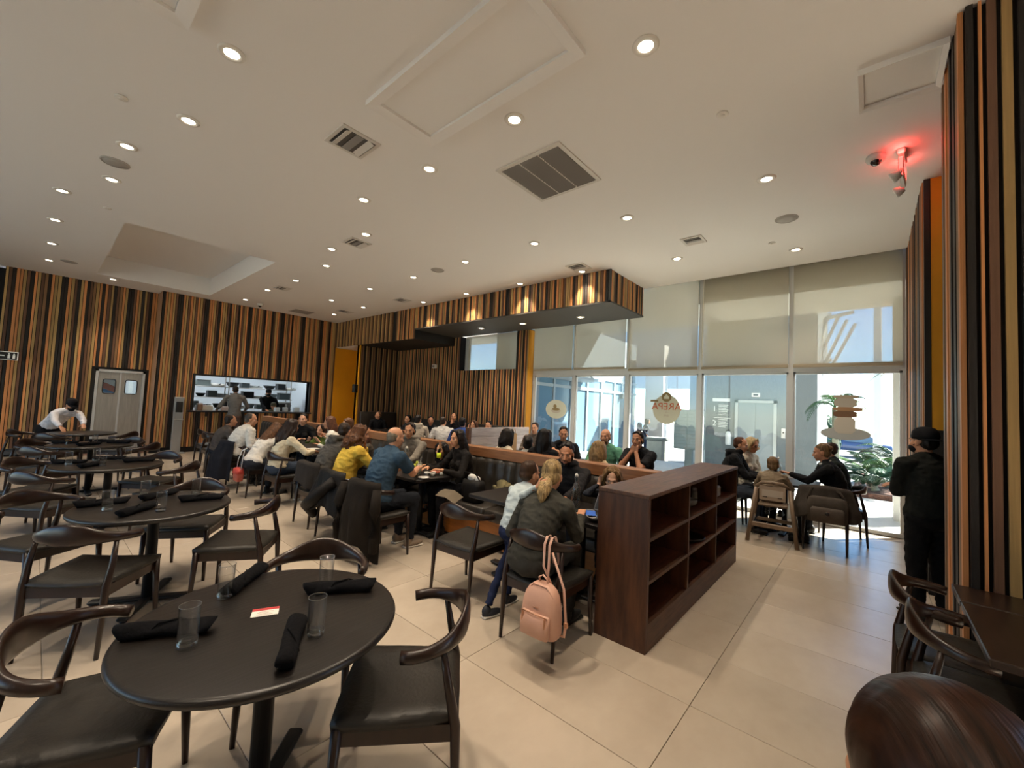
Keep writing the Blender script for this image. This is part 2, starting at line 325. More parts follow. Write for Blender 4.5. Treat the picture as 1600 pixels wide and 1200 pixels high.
# ---------------------------------------------------------------- window wall
WY_=[-.40,1.02,2.49,3.99,5.35,6.58]; GX=WX
wi=0
for k in range(5):
    y0,y1=WY_[k],WY_[k+1]; wi+=1
    f=MB(); h=.035
    f.box(GX-.05,GX+.05,y0,y0+h,0,4.5).box(GX-.05,GX+.05,y1-h,y1,0,4.5)
    f.box(GX-.05,GX+.05,y0+h,y1-h,0,.055).box(GX-.05,GX+.05,y0+h,y1-h,2.46,2.60).box(GX-.05,GX+.05,y0+h,y1-h,4.44,4.5)
    if k==2: pass
    w=struct(f.build('window_%d'%wi,ALU))
    MB().box(GX-.004,GX+.004,y0+h,y1-h,.055,2.46).build('pane',PANE,w); MB().box(GX-.004,GX+.004,y0+h,y1-h,2.60,4.44).build('pane',PANE,w)
    MB().box(GX-.03,GX+.03,y0+h,y0+h+.03,.06,2.46).box(GX-.03,GX+.03,y1-h-.03,y1-h,.06,2.46).box(GX-.03,GX+.03,y0+h,y1-h,2.425,2.46).build('sash',ALU,w)
    lab=['leftmost','second from left','middle','fourth from left','rightmost'][4-k]
    b=thing('roller_blind',lab+' beige mesh roller blind pulled halfway down the tall window wall','blind',(8.34,(y0+y1)/2,0),0,'roller blinds on the window wall')
    hw=(y1-y0)/2-.035; zb=2.63 if k>=3 else 2.58
    MB().box(-.002,.0,-hw,hw,zb,4.50).build('cloth',SHADE,b)
    MB().cbox(-.012,.012,-hw,hw,zb-.05,zb,b=.006).build('hem_bar',mat('hem_bar','#a39882',.6),b)
    MB().tube([(0.02,-hw,4.52),(0.02,hw,4.52)],.03,12,ref=(1,0,0)).build('roller_tube',ALU,b)
    if k in(1,2,3): MB().cap((-.01,hw-.02,zb),(-.01,hw-.02,4.5),.006,.006,6).build('guide_cable',mat('guide','#eeeae0',.5),b)
w=struct(MB().box(8.40,8.46,RY0-.02,RY0+.03,RZ0,RZ1).box(8.40,8.46,RY1-.2,RY1-.12,RZ0,RZ1).box(8.42,8.44,RY1-.12,RY1,RZ0,RZ1).box(8.40,8.46,RY0,RY1-.12,RZ0-.03,RZ0+.01).build('window_6',ALU))
MB().box(8.445,8.45,RY0+.03,RY1-.2,RZ0+.01,RZ1).build('pane',PANE,w)
b=thing('roller_blind','small beige blind closed over the high window in the slatted alcove wall','blind',(8.38,(RY0+RY1)/2-.06,0))
MB().box(-.002,0,-.98,.98,RZ0+.01,RZ1+.01).box(.0,.05,-1.1,1.1,RZ1-.03,RZ1+.03).build('cloth',SHADE,b); MB().cbox(-.01,.01,-.98,.98,RZ0+.005,RZ0+.03,b=.005).build('hem_bar',MATS['hem_bar'],b)
# window decals (thin vinyl on the glass, seen from behind)
DEC=mat('decal_vinyl','#c9cbb8',.7); DECO=mat('decal_orange','#c2603a',.7); DECB=mat('decal_brown','#8c7a52',.7); DECG=mat('decal_grey','#b9b2a2',.7)
def disc(r,ry,x=0,n=40): 
    m=MB(); v=[(x,ry*math.cos(2*PI*i/n),r*math.sin(2*PI*i/n)) for i in range(n)]+[(x+.002,ry*math.cos(2*PI*i/n),r*math.sin(2*PI*i/n)) for i in range(n)]
    m.add(v,[tuple(range(n)),tuple(range(n,2*n))[::-1]]+[(i,(i+1)%n,n+(i+1)%n,n+i) for i in range(n)]); return m
def text(body,size,matl,parent,loc,rot,ext=.0008,name='lettering',align='CENTER'):
    cu=bpy.data.curves.new(name,'FONT'); cu.body=body; cu.size=size; cu.extrude=ext; cu.align_x=align; cu.align_y='CENTER'; cu.resolution_u=3
    cu.materials.append(matl); o=bpy.data.objects.new(name,cu); COL.objects.link(o)
    me=bpy.data.meshes.new_from_object(o.evaluated_get(bpy.context.evaluated_depsgraph_get())); bpy.data.objects.remove(o); bpy.data.curves.remove(cu)
    o=bpy.data.objects.new(name,me); COL.objects.link(o); o.parent=parent; o.location=loc; o.rotation_euler=rot; return o
# decals
d=thing('window_decal','round cream vinyl decal with a small flame emblem and mirrored red lettering','decal',(GX-.012,3.14,1.74))
disc(.30,.28).build('disc',DEC,d); disc(.10,.10,-.004).build('emblem',DECB,d).location=(0,.0,.25)
fm=MB().add([(-.006,.05,.21),(-.006,-.05,.21),(-.006,-.055,.25),(-.006,0,.31),(-.006,.055,.25)],[(0,1,2,3,4)]).build('flame',DEC,d)
MB().box(-.005,-.003,.17,.33,.145,.185).build('ribbon',DECB,d)
RX=(PI/2,0,PI/2)      # readable from outside (+X), so mirrored from inside
text('AREPA',.205,DECO,d,(-.005,0,.05),RX); text('BAR',.06,DECG,d,(-.005,0,-.13),RX); text('~ & ~',.05,DECG,d,(-.005,0,-.06),RX)
d=thing('window_decal','oval cream decal showing a bowl of food on the left window pane','decal',(GX-.012,5.86,1.63))
disc(.23,.31).build('disc',DEC,d)
MB().add([(-.004,.15*math.cos(a),-.02+.08*math.sin(a)) for a in [PI+PI*i/12 for i in range(13)]],[tuple(range(13))]).build('bowl',DECG,d)
disc(.05,.05,-.005).build('garnish',DECB,d).location=(0,.03,.07); disc(.035,.12,-.005).build('filling',DECB,d).location=(0,0,.0)
d=thing('window_decal','large food decal of a stacked filled bread on a plate on the right pane','decal',(GX-.012,.30,1.37))
disc(.10,.31).build('plate',mat('decal_plate','#b9bdbb',.7),d).location=(0,0,.10)
for nm,y0,y1,z0,z1,c in (('base',-.13,.14,.10,.36,'#cfc9bb'),('meat',-.15,.15,.36,.46,'#7a5c44'),('bread',-.22,.16,.46,.52,'#a9835f'),('cheese',-.15,.14,.52,.66,'#b8b2a4'),('lid',-.17,.15,.66,.71,'#b3a68f')):
    n=12; v=[(-.003,(y0+y1)/2+(y1-y0)/2*max(-1,min(1,1.25*math.cos(2*PI*i/n)))*(1+.04*math.sin(5*i)),(z0+z1)/2+(z1-z0)/2*max(-1,min(1,1.25*math.sin(2*PI*i/n)))) for i in range(n)]
    MB().add(v,[tuple(range(n))]).build(nm,mat('decal_'+nm,c,.7),d)
# ---------------------------------------------------------------- outside
PAVE=mat('paving','#c9c6be',.8,var=.08,scale=(2,2,2))
struct(MB().box(WX+.1,12.2,-12,20,-.12,-.01).box(12.2,14.5,.3,20,-.12,-.01).build('ground',PAVE))
struct(MB().box(12.2,80,-60,60,-.4,-.3).build('ground_lot',mat('asphalt','#8d8c8a',.9,var=.15,scale=(3,3,3))))
STUC=mat('stucco','#737a7d',.9,var=.06,scale=(6,6,3),bump=.6,bscale=(14,14,4))
ex=struct(MB().box(14,17.5,1.09,3.95,-.3,7.5).build('wall_elevator',STUC))
struct(MB().box(WX+.1,14.2,2.6,16,4.6,4.9).box(WX+.1,10.4,-3,2.6,3.86,5.1).build('ceiling_walkway',WHITE))  # right-hand soffit thickened upward, out of view, to block sun from the blinds
struct(MB().box(9.85,10.25,-.72,-.31,-.1,3.86).build('wall_column',WHITE))
el=thing('elevator','stainless double elevator door in the grey stucco wall outside','elevator',(13.99,2.56,0))
MB().box(-.06,.01,-.54,-.46,0,2.16).box(-.06,.01,.46,.54,0,2.16).box(-.06,.01,-.54,.54,2.08,2.16).build('frame',mat('elev_frame','#b9bcbd',.35,metal=.6),el)
for s in(-1,1): MB().box(-.02,0,min(s*.004,s*.46),max(s*.004,s*.46),0,2.08).build('door_leaf',mat('elev_leaf','#8f979d',.35,metal=.5,var=.08,scale=(2,2,6)),el)
MB().cbox(-.02,.0,-.11,.11,2.26,2.38,b=.005).build('indicator',WHITE,el); MB().box(-.024,-.018,-.06,.06,2.30,2.34).build('display',BLACK,el)
cp=thing('call_panel','white elevator call plate right of the steel doors','panel',(13.985,1.86,1.1))
MB().cbox(-.02,.0,-.05,.05,0,.28,b=.005).build('plate',WHITE,cp); MB().lathe([(.02,0),(.02,.01)],12,T=Matrix.Translation((-.02,0,.16))@Matrix.Rotation(-PI/2,4,'Y')).build('button',BLACK,cp)
dr=thing('directory_sign','white lettered floor directory on the grey stucco wall outside','sign',(13.985,3.45,0))
DW=mat('sign_white','#e6e8e6',.6)
text('1',.24,DW,dr,(-.004,.24,1.86),(PI/2,0,-PI/2)); text('2',.24,DW,dr,(-.004,.24,1.42),(PI/2,0,-PI/2))
for i,z in enumerate((1.98,1.93,1.88,1.83,1.78,1.73,1.68,1.53,1.46,1.41,1.36,1.31)):
    MB().box(-.006,0,-.16+.1*((i*7)%3)/3,.12,z,z+.016).build('text_line',DW,dr)
MB().box(-.008,0,-.2,.3,2.1,2.2).build('header',DW,dr); MB().box(-.006,0,-.22,.26,1.585,1.60).build('rule',DW,dr)
fe=thing('fire_extinguisher','white wall mounted extinguisher cabinet below the directory outside','extinguisher',(13.96,3.28,.78))
MB().lathe([(.07,0),(.08,.03),(.08,.32),(.05,.4),(.02,.42)],14).build('cylinder',DW,fe); MB().cbox(-.03,.03,-.05,.05,.42,.46,b=.01).build('valve',BLACK,fe)
nb=thing('room_sign','small dark square sign on the stucco left of the elevator','sign',(13.985,2.98,1.36))
MB().cbox(-.01,0,-.08,.08,-.07,.07,b=.003).build('plate',BLACK,nb); MB().box(-.013,-.009,-.03,.05,-.04,-.02).box(-.013,-.009,.02,.05,-.04,.04).build('mark',DW,nb)
# mailbox
mb=thing('mailbox_unit','grey cluster mailbox cabinet on a post outside the window','mailbox',(13.0,4.12,-.05))
MBX=mat('mailbox','#7d8a8c',.6); MB().cbox(-.2,.2,-.4,.4,.66,1.84,b=.02).build('cabinet',MBX,mb); MB().box(-.08,.08,-.1,.1,0,.66).build('post',MBX,mb)
bx=MB().cbox(-.006,0,-.17,.17,0,.085,b=.004).mesh('mail_door',[mat('mail_door','#88969a',.55)])
for j in range(11):
    for s in(-1,1): inst('mail_door',bx,mb,(-.2,s*.19,.72+.1*j))
# far white storefront along X, glazed bays
FY=7.9; SF=mat('storefront_frame','#a9b4bb',.5); SG=mat('storefront_glass','#6b8ca3',.12,spec=.8)
st=struct(MB().box(9.0,17.5,FY+.02,FY+.3,2.9,4.6).box(9,17.5,FY+.5,FY+.6,-.1,4.6).build('wall_storefront',mat('storefront_wall','#8d9aa2',.8)))
for k in range(8):
    x=9.0+k*1.06
    b=struct(MB().box(x,x+.09,FY-.06,FY+.06,-.05,2.9).box(x+.09,x+1.06,FY-.05,FY+.05,2.35,2.45).box(x+.09,x+1.06,FY-.05,FY+.05,-.05,.12).box(x+.09,x+1.06,FY-.05,FY+.05,2.8,2.9).build('window_%d'%(7+k),SF))
    MB().box(x+.09,x+1.06,FY-.01,FY+.01,.12,2.35).box(x+.09,x+1.06,FY-.01,FY+.01,2.45,2.8).build('pane',SG,b)
aw=thing('awning','pale flat canopy over the white storefront outside','awning',(11.2,FY,2.62))
MB().box(-1.8,1.8,-.9,0,0,.09).build('deck',SF,aw); MB().cap((-1.2,-.8,.09),(-1.2,0,.5),.02,.02,6).cap((1.2,-.8,.09),(1.2,0,.5),.02,.02,6).build('tie_rod',SF,aw)
# far wall parallel to the window with marble pier, shop sign
MAR=mat('marble','#8e8892',.4,var=.12,scale=(2,2,2)); 
struct(MB().box(17.5,18.0,9.0,10.1,-.3,3.4).build('wall_pier',MAR)); struct(MB().box(17.6,18.1,6.7,7.5,-.3,4.6).build('wall_pier_white',WHITE))
struct(MB().box(20,20.4,5.1,18,2.85,6.5).box(17.6,18.2,4.85,5.6,-.3,5).build('wall_far',mat('far_wall','#aeb9bf',.8)))
sg=thing('shop_sign','dark hanging shop sign board outside beyond the left doors','sign',(16.0,8.3,2.26))
MB().cbox(-.04,.04,-.55,.55,-.1,.1,b=.01).build('board',mat('sign_dark','#3a3532',.6),sg); MB().cap((0,-.5,.1),(0,-.5,.75),.02,.02,6).cap((0,.5,.1),(0,.5,.75),.02,.02,6).cap((0,-.5,.75),(0,.5,.75),.02,.02,6).build('bracket',SF,sg)
MB().lathe([(.05,0),(.05,.01)],12,T=Matrix.Translation((-.045,.12,0))@Matrix.Rotation(-PI/2,4,'Y')).build('emblem',mat('sign_orange','#d1742f',.6),sg)
# parked cars in the far lot
def car(x,y,rz,col,label):
    c=thing('car',label,'car',(x,y,-.3),rz)
    pm=mat('carpaint_'+col,col,.25,spec=.6,coat=.6); b=MB()
    secs=[(-2.2,.35,.55,.72),(-2.05,.3,.86,.82),(-1.3,.28,.95,.86),(0,.27,.97,.88),(1.2,.28,.92,.86),(1.95,.3,.78,.8),(2.2,.38,.6,.7)]
    v=[];n=8
    for sx,z0,z1,w in secs: v+=[(sx,-w,z0+.12),(sx,-w*.97,(z0+z1)/2+.08),(sx,-w*.86,z1-.02),(sx,-w*.5,z1),(sx,w*.5,z1),(sx,w*.86,z1-.02),(sx,w*.97,(z0+z1)/2+.08),(sx,w,z0+.12)]
    f=[(j*n+i,j*n+(i+1)%n,(j+1)*n+(i+1)%n,(j+1)*n+i) for j in range(6) for i in range(n)]+[tuple(range(n))[::-1],tuple(6*n+i for i in range(n))]
    b.add(v,f,0,True); recalc(b.build('body',pm,c))
    g=MB(); v=[];S2=[(-1.6,.93,.78),(-.9,1.42,.64),(.3,1.45,.64),(1.15,.9,.76)]
    for sx,z,w in S2: v+=[(sx,-w,z),(sx,w,z)]
    v+=[(-1.6,-.8,.85),(-1.6,.8,.85),(1.15,-.8,.85),(1.15,.8,.85)]
    g.add(v,[(0,1,3,2),(2,3,5,4),(4,5,7,6),(0,2,4,6,10,8),(1,9,11,7,5,3)],0,False); g.build('cabin',mat('car_glass','#5f7480',.1,spec=.9),c)
    wh=MB().lathe([(.2,-.1),(.31,-.1),(.33,-.05),(.33,.05),(.31,.1),(.2,.1)],18).mesh('wheel',[mat('tyre','#1b1b1b',.8)])
    for sx in(-1.35,1.35):
        for sy in(-.78,.78):
            q=inst('wheel',wh,c,(sx,sy,.33)); q.rotation_euler=(PI/2,0,0)
car(22,13.4,R(60),'#4b80b0','blue car parked outside, seen through the left window panes')
car(25,12.2,R(70),'#a9b4bc','silver car parked farther out behind the left door panes')
car(30,1.3,R(100),'#3a4f74','dark blue car parked beyond the palm plants')
# bin / bench by the walkway
tb=thing('trash_bin','grey concrete litter bin beside the walkway outside','bin',(15.2,5.95,-.3))
MB().cbox(-.3,.3,-.3,.3,0,.95,b=.03).build('body',mat('concrete','#a3a39c',.9,var=.1,scale=(5,5,5)),tb); MB().cbox(-.33,.33,-.33,.33,.95,1.05,b=.02).build('lid',mat('binlid','#777b78',.7),tb)
# pergola, pole, planting bed, palms
pg=thing('pergola','slanted white louvered frame on the stucco tower outside above the right window','pergola',(16,1.09,0))
for k in range(4):
    o_=-.10+.20*k; MB().tube([(-.05*k,o_-.10,3.35),(-.05*k,o_-.66+.0*k,4.62+.12*k)],[(.045,.05)]*2,4,ref=(1,0,0),smooth=False).build('slat',WHITE,pg)
MB().tube([(0,.15,4.80),(0,-.72,4.98)],[(.06,.06)]*2,4,ref=(1,0,0),smooth=False).tube([(0,.1,3.45),(0,-.2,3.55)],[(.06,.06)]*2,4,ref=(1,0,0),smooth=False).build('beam',WHITE,pg)
pl=thing('lamp_pole','white slim pole standing in the lot beyond the palms','pole',(24,-.25,-.3)); MB().cap((0,0,0),(0,0,9),.16,.13,10).build('shaft',WHITE,pl); MB().lathe([(.35,0),(.35,.15),(.2,.2)],12).build('base',PAVE,pl)
bed=struct(MB().box(12.2,18,-6,.30,-.2,.10).build('ground_bed',mat('mulch','#55392f',.95,var=.4,scale=(14,14,14),bump=.8,bscale=(30,30,30))))
LEAF=[mat('leaf_%d'%i,c,.45,var=.2,scale=(6,6,6)) for i,c in enumerate(('#1f3f2a','#2a4f33','#456b31','#8f8f33'))]
def frond(T,L,droop,nl,lw,m,seed,w=.16):
    rg=random.Random(seed); b=MB(); pts=[]
    for i in range(9):
        t=i/8; pts.append(Vector((L*t*(1-.25*droop*t),0,L*(.75*t-droop*t*t))))
    b.tube([T@p for p in pts],[.012*(1-.8*i/8)+.003 for i in range(9)],5)
    for i in range(nl):
        t=.12+.88*i/nl; k=min(7,int(t*8)); u=t*8-k; p=pts[k].lerp(pts[k+1],u); tg=(pts[k+1]-pts[k]).normalized()
        for s in(-1,1):
            l=w*L*math.sin(PI*min(1,t*.9+.12))**.6+.04; d=(tg*.55+Vector((0,s,0))*.8+Vector((0,0,-.25-.2*rg.random()))).normalized()
            q=p+d*l*.5+Vector((0,0,.02)); e=p+d*l; sd=tg*lw
            b.add([T@(p-sd*.5),T@(p+sd*.5),T@(q+sd),T@e,T@(q-sd)],[(0,1,2,3,4)],0)
    return b
def palm(x,y,z,h,n,L,label,seed,kinds=(0,1),droop=.9,grp=None):
    rg=random.Random(seed); p=thing('palm_plant',label,'plant',(x,y,z),rg.random()*6,grp)
    if h>.1: MB().tube([(0,0,0),(.02,.01,h*.5),(0,.03,h)],[.09,.075,.06],9).build('trunk',mat('trunk','#8c8d7a',.9,var=.2,scale=(4,4,20)),p)
    for k in range(n):
        a=2*PI*k/n+rg.uniform(-.3,.3); T=Matrix.Translation((0,0,h))@Matrix.Rotation(a,4,'Z')@Matrix.Rotation(-rg.uniform(.0,.7),4,'Y')
        frond(T,L*rg.uniform(.8,1.15),droop*rg.uniform(.7,1.1),22,.014,0,seed*50+k).build('frond',LEAF[rg.choice(kinds)],p)
palm(12.75,-.10,.1,.12,13,1.0,'dark green cycad in the bed nearest the right window frame',1)
palm(12.9,.12,.1,.10,11,.75,'low dark green cycad at the left end of the planting bed',2)
palm(13.8,-.35,.1,.25,13,1.25,'bushy cycad standing behind the nearest one outside',3,(0,1,2))
palm(14.6,.05,.1,.2,12,1.1,'green cycad in the middle of the bed below the food decal',4,(1,2))
palm(15.6,-.6,.1,.4,12,1.4,'tall feathery cycad at the back right of the bed',5,(0,1))
palm(13.0,.66,-.1,2.1,9,.95,'young palm tree with a pale trunk left of the food decal',6,(2,1),1.1)
palm(14.4,-.95,.1,2.7,7,1.5,'yellowing palm fronds arching in from the right outside',7,(3,2),1.3)
hd=thing('hedge','round green shrub far behind the pale palm trunk','shrub',(20,1.35,-.3))
hb_=MB(); rg=random.Random(5)
for i in range(900):
    u=Vector((rg.gauss(0,1),rg.gauss(0,1),rg.gauss(0,1))).normalized(); p=Vector((u.x*.55,u.y*.5,1.2+u.z*1.0)); t=u.orthogonal().normalized()*.09; s=u.cross(t).normalized()*.05
    hb_.add([p-t,p+s,p+t+u*.05,p-s],[(0,1,2,3)])
hb_.build('foliage',LEAF[1],hd); MB().cap((0,0,0),(0,0,1),.05,.03,7).build('stem',MATS['trunk'],hd)
# ---------------------------------------------------------------- ceiling fixtures
TRIM=mat('downlight_trim','#e2ddd4',.45); LENS=mat('downlight_lens',(1.0,.86,.66),.5,emit=14)
def make_downlight():
    t=thing('downlight','','downlight')
    MB().lathe([(.052,-.004),(.056,-.012),(.085,-.012),(.092,-.004),(.092,0),(.052,0)],24).build('trim_ring',TRIM,t)
    MB().lathe([(.053,-.001),(.053,-.005),(.02,-.009)],20).build('lens',LENS,t)
    l=bpy.data.lights.new('lamp','SPOT'); l.energy=SPOT_W; l.color=LAMP_COL; l.spot_size=R(84); l.spot_blend=.85; l.shadow_soft_size=.03
    o=bpy.data.objects.new('lamp',l); COL.objects.link(o); o.parent=t; o.location=(0,0,-.03)
    return t
DL=make_downlight()
ROWS=[('over the row of round tables',[(.80,3.68),(.78,4.94),(.46,6.02),(.44,7.15),(.05,8.15),(.02,9.69),(.01,11.37),(0,12.96),(1.04,13.75)]),
 ('over the middle of the room',[(2.65,1.20),(2.66,2.43),(2.69,3.70),(2.62,4.98),(3.23,6.0),(3.21,7.11),(3.58,8.1),(3.66,9.76),(3.6,11.31),(3.63,13.05)]),
 ('above the long banquette',[(5.02,.85),(5.02,2.46),(5.01,4.02),(4.97,5.59),(5.0,7.21),(4.97,8.87),(5.0,10.86)]),
 ('along the slatted bulkhead and windows',[(7.45,.86),(6.86,2.44),(6.57,4.1),(6.54,5.59),(6.49,7.2),(6.45,8.8),(5.91,10.84),(5.93,12.63)])]
first=True
for nm,pts in ROWS:
    for i,(x,y) in enumerate(pts):
        put(DL,first,(x,y,CEIL),0,'%s glowing round downlight from the front in the row %s'%(ORD[i],nm),'ceiling downlights'); first=False
# unseen repeats of the same grid behind the camera light the foreground
for i,(x,y) in enumerate(((.8,2.43),(.8,1.2),(-1.2,1.2),(-1.2,3.7),(-1.2,-.6))):
    put(DL,False,(x,y,CEIL),0,'%s round downlight in the ceiling out of the picture above the camera'%ORD[i],'downlights near the entrance')
for i,(x,y) in enumerate([(7.45,7.62),(7.5,6.27),(7.55,4.7)]):
    put(DL,False,(x,y,3.635),0,'%s round downlight from the left under the black bulkhead soffit'%ORD[i],'soffit downlights')
SPK=mat('speaker_grille','#aaa59e',.7)
for x,y,l in ((.42,6.58,'round grey ceiling speaker grille between two downlights at upper left'),(6.21,.82,'round grey ceiling speaker grille near the right windows'),(4.99,6.41,'small round grey ceiling speaker grille in front of the bulkhead'),(.28,12.7,'round white ceiling speaker near the left slatted wall')):
    t=thing('ceiling_speaker',l,'speaker',(x,y,CEIL)); MB().lathe([(.13,0),(.13,-.006),(.118,-.012),(.118,0)],28).build('rim',mat('spk_rim','#b5afa7',.6),t); MB().lathe([(.117,-.002),(.117,-.008),(.05,-.012)],24).build('grille',SPK,t)
for x,y,l in ((3.69,.96,'white round cover plate on the ceiling right of centre'),(.32,5.05,'thin round cover plate on the ceiling beside the front left downlight'),(6.97,1.1,'tiny white round plate on the ceiling by the right windows'),(.5,8.35,'small round plate on the ceiling before the recessed tray')):
    t=thing('sprinkler_cover',l,'cover plate',(x,y,CEIL)); MB().lathe([(.045,0),(.048,-.008),(.04,-.014)],20).build('plate',TRIM,t); MB().lathe([(.02,-.013),(.015,-.02)],12).build('boss',TRIM,t)
VM=mat('vent_metal','#d5d0c8',.45); VD=mat('vent_dark','#585552',.7); VG=mat('vent_grey','#8f8c88',.6)
def vent(x0,x1,y0,y1,label,z=CEIL):
    t=thing('ceiling_vent',label,'vent',((x0+x1)/2,(y0+y1)/2,z)); a=(x1-x0)/2; b=(y1-y0)/2
    MB().box(-a,a,-b,-b+.035,-.014,0).box(-a,a,b-.035,b,-.014,0).box(-a,-a+.035,-b+.035,b-.035,-.014,0).box(a-.035,a,-b+.035,b-.035,-.014,0).build('frame',VM,t)
    MB().box(-a+.035,a-.035,-b+.035,b-.035,-.004,-.001).build('backing',VD,t)
    for k in range(3):
        w=(2*a-.07)/3; T=Matrix.Translation((-a+.035+w*(k+.5),0,-.012))@Matrix.Rotation(R(25*(k-1)),4,'Y')
        MB().box(-w*.36,w*.36,-b+.04,b-.04,-.003,.002,T=T).build('vane',VG if k==1 else VM,t)
    return t
vent(1.72,2.12,3.75,4.15,'square air vent with bent vanes beside the front hatch')
vent(3.15,3.5,6.28,6.63,'small square air vent in the middle of the ceiling')
vent(6.1,6.4,1.84,2.14,'small square air vent near the window blinds')
vent(6.15,6.5,3.85,4.2,'small square air vent at the right end of the bulkhead')
vent(5.85,6.2,8.95,9.3,'small square air vent in front of the middle bulkhead')
vent(3.6,3.9,10.6,10.95,'small square air vent near the far downlights')
vent(5.7,6.1,11.7,12.05,'small square air vent close to the far corner')
t=thing('return_grille','large square return air grille with three louvered bays','vent',(3.57,2.7,CEIL)); a,b=.42,.42
MB().box(-a,a,-b,-b+.045,-.014,0).box(-a,a,b-.045,b,-.014,0).box(-a,-a+.045,-b+.045,b-.045,-.014,0).box(a-.045,a,-b+.045,b-.045,-.014,0).build('frame',VM,t)
MB().box(-a+.04,a-.04,-b+.04,b-.04,-.003,-.001).build('backing',VD,t)
for k in(-1,1): MB().box(-a+.045,a-.045,k*.125-.006,k*.125+.006,-.015,-.002).build('divider',VM,t)
lv=MB().box(-.014,.014,-.118,.118,-.001,.001,T=Matrix.Rotation(R(38),4,'Y')).mesh('louver',[VG])
for j in range(26):
    for k in(-1,0,1): inst('louver',lv,t,(-a+.06+j*(2*a-.12)/25,k*.247,-.011))
def hatch(x0,x1,y0,y1,label,w=.09):
    t=thing('access_hatch',label,'hatch',((x0+x1)/2,(y0+y1)/2,CEIL)); a=(x1-x0)/2; b=(y1-y0)/2; m=MB()
    o_=[(-a,-b),(a,-b),(a,b),(-a,b)]; i_=[(-a+w,-b+w),(a-w,-b+w),(a-w,b-w),(-a+w,b-w)]
    v=[(*p,0) for p in o_]+[(*p,-.045) for p in o_]+[(*p,-.03) for p in i_]+[(*p,0) for p in i_]
    f=[]
    for i in range(4):
        j=(i+1)%4; f+=[(i,j,4+j,4+i),(4+i,4+j,8+j,8+i),(8+i,8+j,12+j,12+i)]
    recalc(m.add(v,f).build('frame',CEILM,t)); MB().cbox(-a+w,a-w,-b+w,b-w,-.008,-.001,b=.003).build('door_panel',CEILM,t)
hatch(1.70,2.42,1.55,3.31,'large rectangular ceiling access hatch with a raised frame at top centre')
hatch(-.25,.53,2.0,3.66,'ceiling access hatch cut by the top left picture edge')
hatch(3.80,4.30,-.40,.07,'small plain ceiling access hatch beside the right column',.03)
t=thing('return_grille','flat grey grille on the ceiling near the far left corner','vent',(5.2,13.2,CEIL)); MB().box(-.3,.3,-.3,.3,-.01,0).build('frame',VM,t)
for k in range(12): MB().box(-.27+.045*k,-.24+.045*k,-.27,.27,-.014,-.01).build('louver',VG,t)
def dome(x,y,label):
    t=thing('security_camera',label,'camera',(x,y,CEIL)); MB().lathe([(.075,0),(.078,-.03),(.065,-.055),(.04,-.06)],22).build('housing',WHITE,t); MB().ell((-.01,0,-.055),(.045,.045,.045),nu=16,nv=10).build('dome',mat('dome','#141418',.15,spec=.8),t)
dome(5.18,-.04,'white dome security camera beside the red exit sign'); dome(4.07,13.28,'white dome security camera near the far left wall')
e=thing('exit_sign','exit sign glowing red with twin lamp heads hanging from the ceiling','sign',(5.27,-.23,CEIL),R(84))
MB().cbox(-.03,.03,-.13,.13,-.05,0,b=.01).build('canopy',WHITE,e); MB().cap((0,0,-.05),(0,0,-.09),.015,.015,8).build('stem',WHITE,e)
MB().cbox(-.02,.02,-.14,.14,-.28,-.09,b=.008).build('face_plate',WHITE,e)
REDM=mat('exit_red',(1,.05,.04),.5,emit=5)
text('EXIT',.13,REDM,e,(-.022,0,-.185),(PI/2,0,-PI/2)); text('EXIT',.13,REDM,e,(.022,0,-.185),(PI/2,0,PI/2))
MB().box(-.012,.012,-.145,-.14,-.27,-.1).box(-.012,.012,.14,.145,-.27,-.1).build('edge_glow',REDM,e)
for s in(-1,1):
    MB().lathe([(.03,0),(.05,.05),(.05,.07)],14,T=Matrix.Translation((0,s*.18,-.27))@Matrix.Rotation(R(115),4,'Y')).build('lamp_head',WHITE,e)
    MB().cap((0,s*.13,-.2),(0,s*.18,-.26),.012,.012,6).build('arm',WHITE,e)
    l=bpy.data.lights.new('glow','POINT'); l.energy=.9; l.color=(1,.06,.05); l.shadow_soft_size=.02; o=bpy.data.objects.new('glow',l); COL.objects.link(o); o.parent=e; o.location=(0,s*.16,-.06)
# restroom sign at far left, kiosk post, wall camera
t=thing('restroom_sign','black restroom sign with white arrow and figures jutting by the left wall','sign',(-.55,14.0,2.23)); SB=mat('sign_black','#0e0e0e',.4)
MB().cbox(-.28,.26,-.015,.015,-.09,.09,b=.004).build('panel',DW,t); MB().box(-.265,.245,-.018,.018,-.077,.077).build('face',SB,t)
for x in(.13,.20): MB().box(x-.018,x+.018,-.021,.021,-.055,.02).lathe([(.014,-.004),(.014,.004)],10,T=Matrix.Translation((x,-.02,.04))@Matrix.Rotation(PI/2,4,'X')).build('figure',DW,t)
MB().box(-.2,.07,-.021,.021,-.012,.012).add([(-.26,-.0205,0),(-.2,-.0205,.04),(-.2,-.0205,-.04)],[(0,1,2)]).build('arrow',DW,t); MB().cbox(-.03,.03,0,.58,-.03,.03,b=.005).build('bracket',SB,t)
t=thing('dispenser_post','tall grey metal dispenser post standing against the slatted kitchen wall','post',(2.52,13.85,0))
MB().cbox(-.10,.10,-.05,.05,.02,1.48,b=.01).build('body',mat('post_grey','#a8a9a8',.45,metal=.4),t); MB().cbox(-.2,.2,-.15,.12,0,.02,b=.004).build('base',mat('post_grey','#a8a9a8'),t)
MB().cbox(-.07,.07,-.10,-.05,1.08,1.36,b=.012).build('dispenser',BLACK,t); MB().cbox(-.1,.1,-.14,-.05,.88,.90,b=.004).build('drip_tray',STEEL,t)
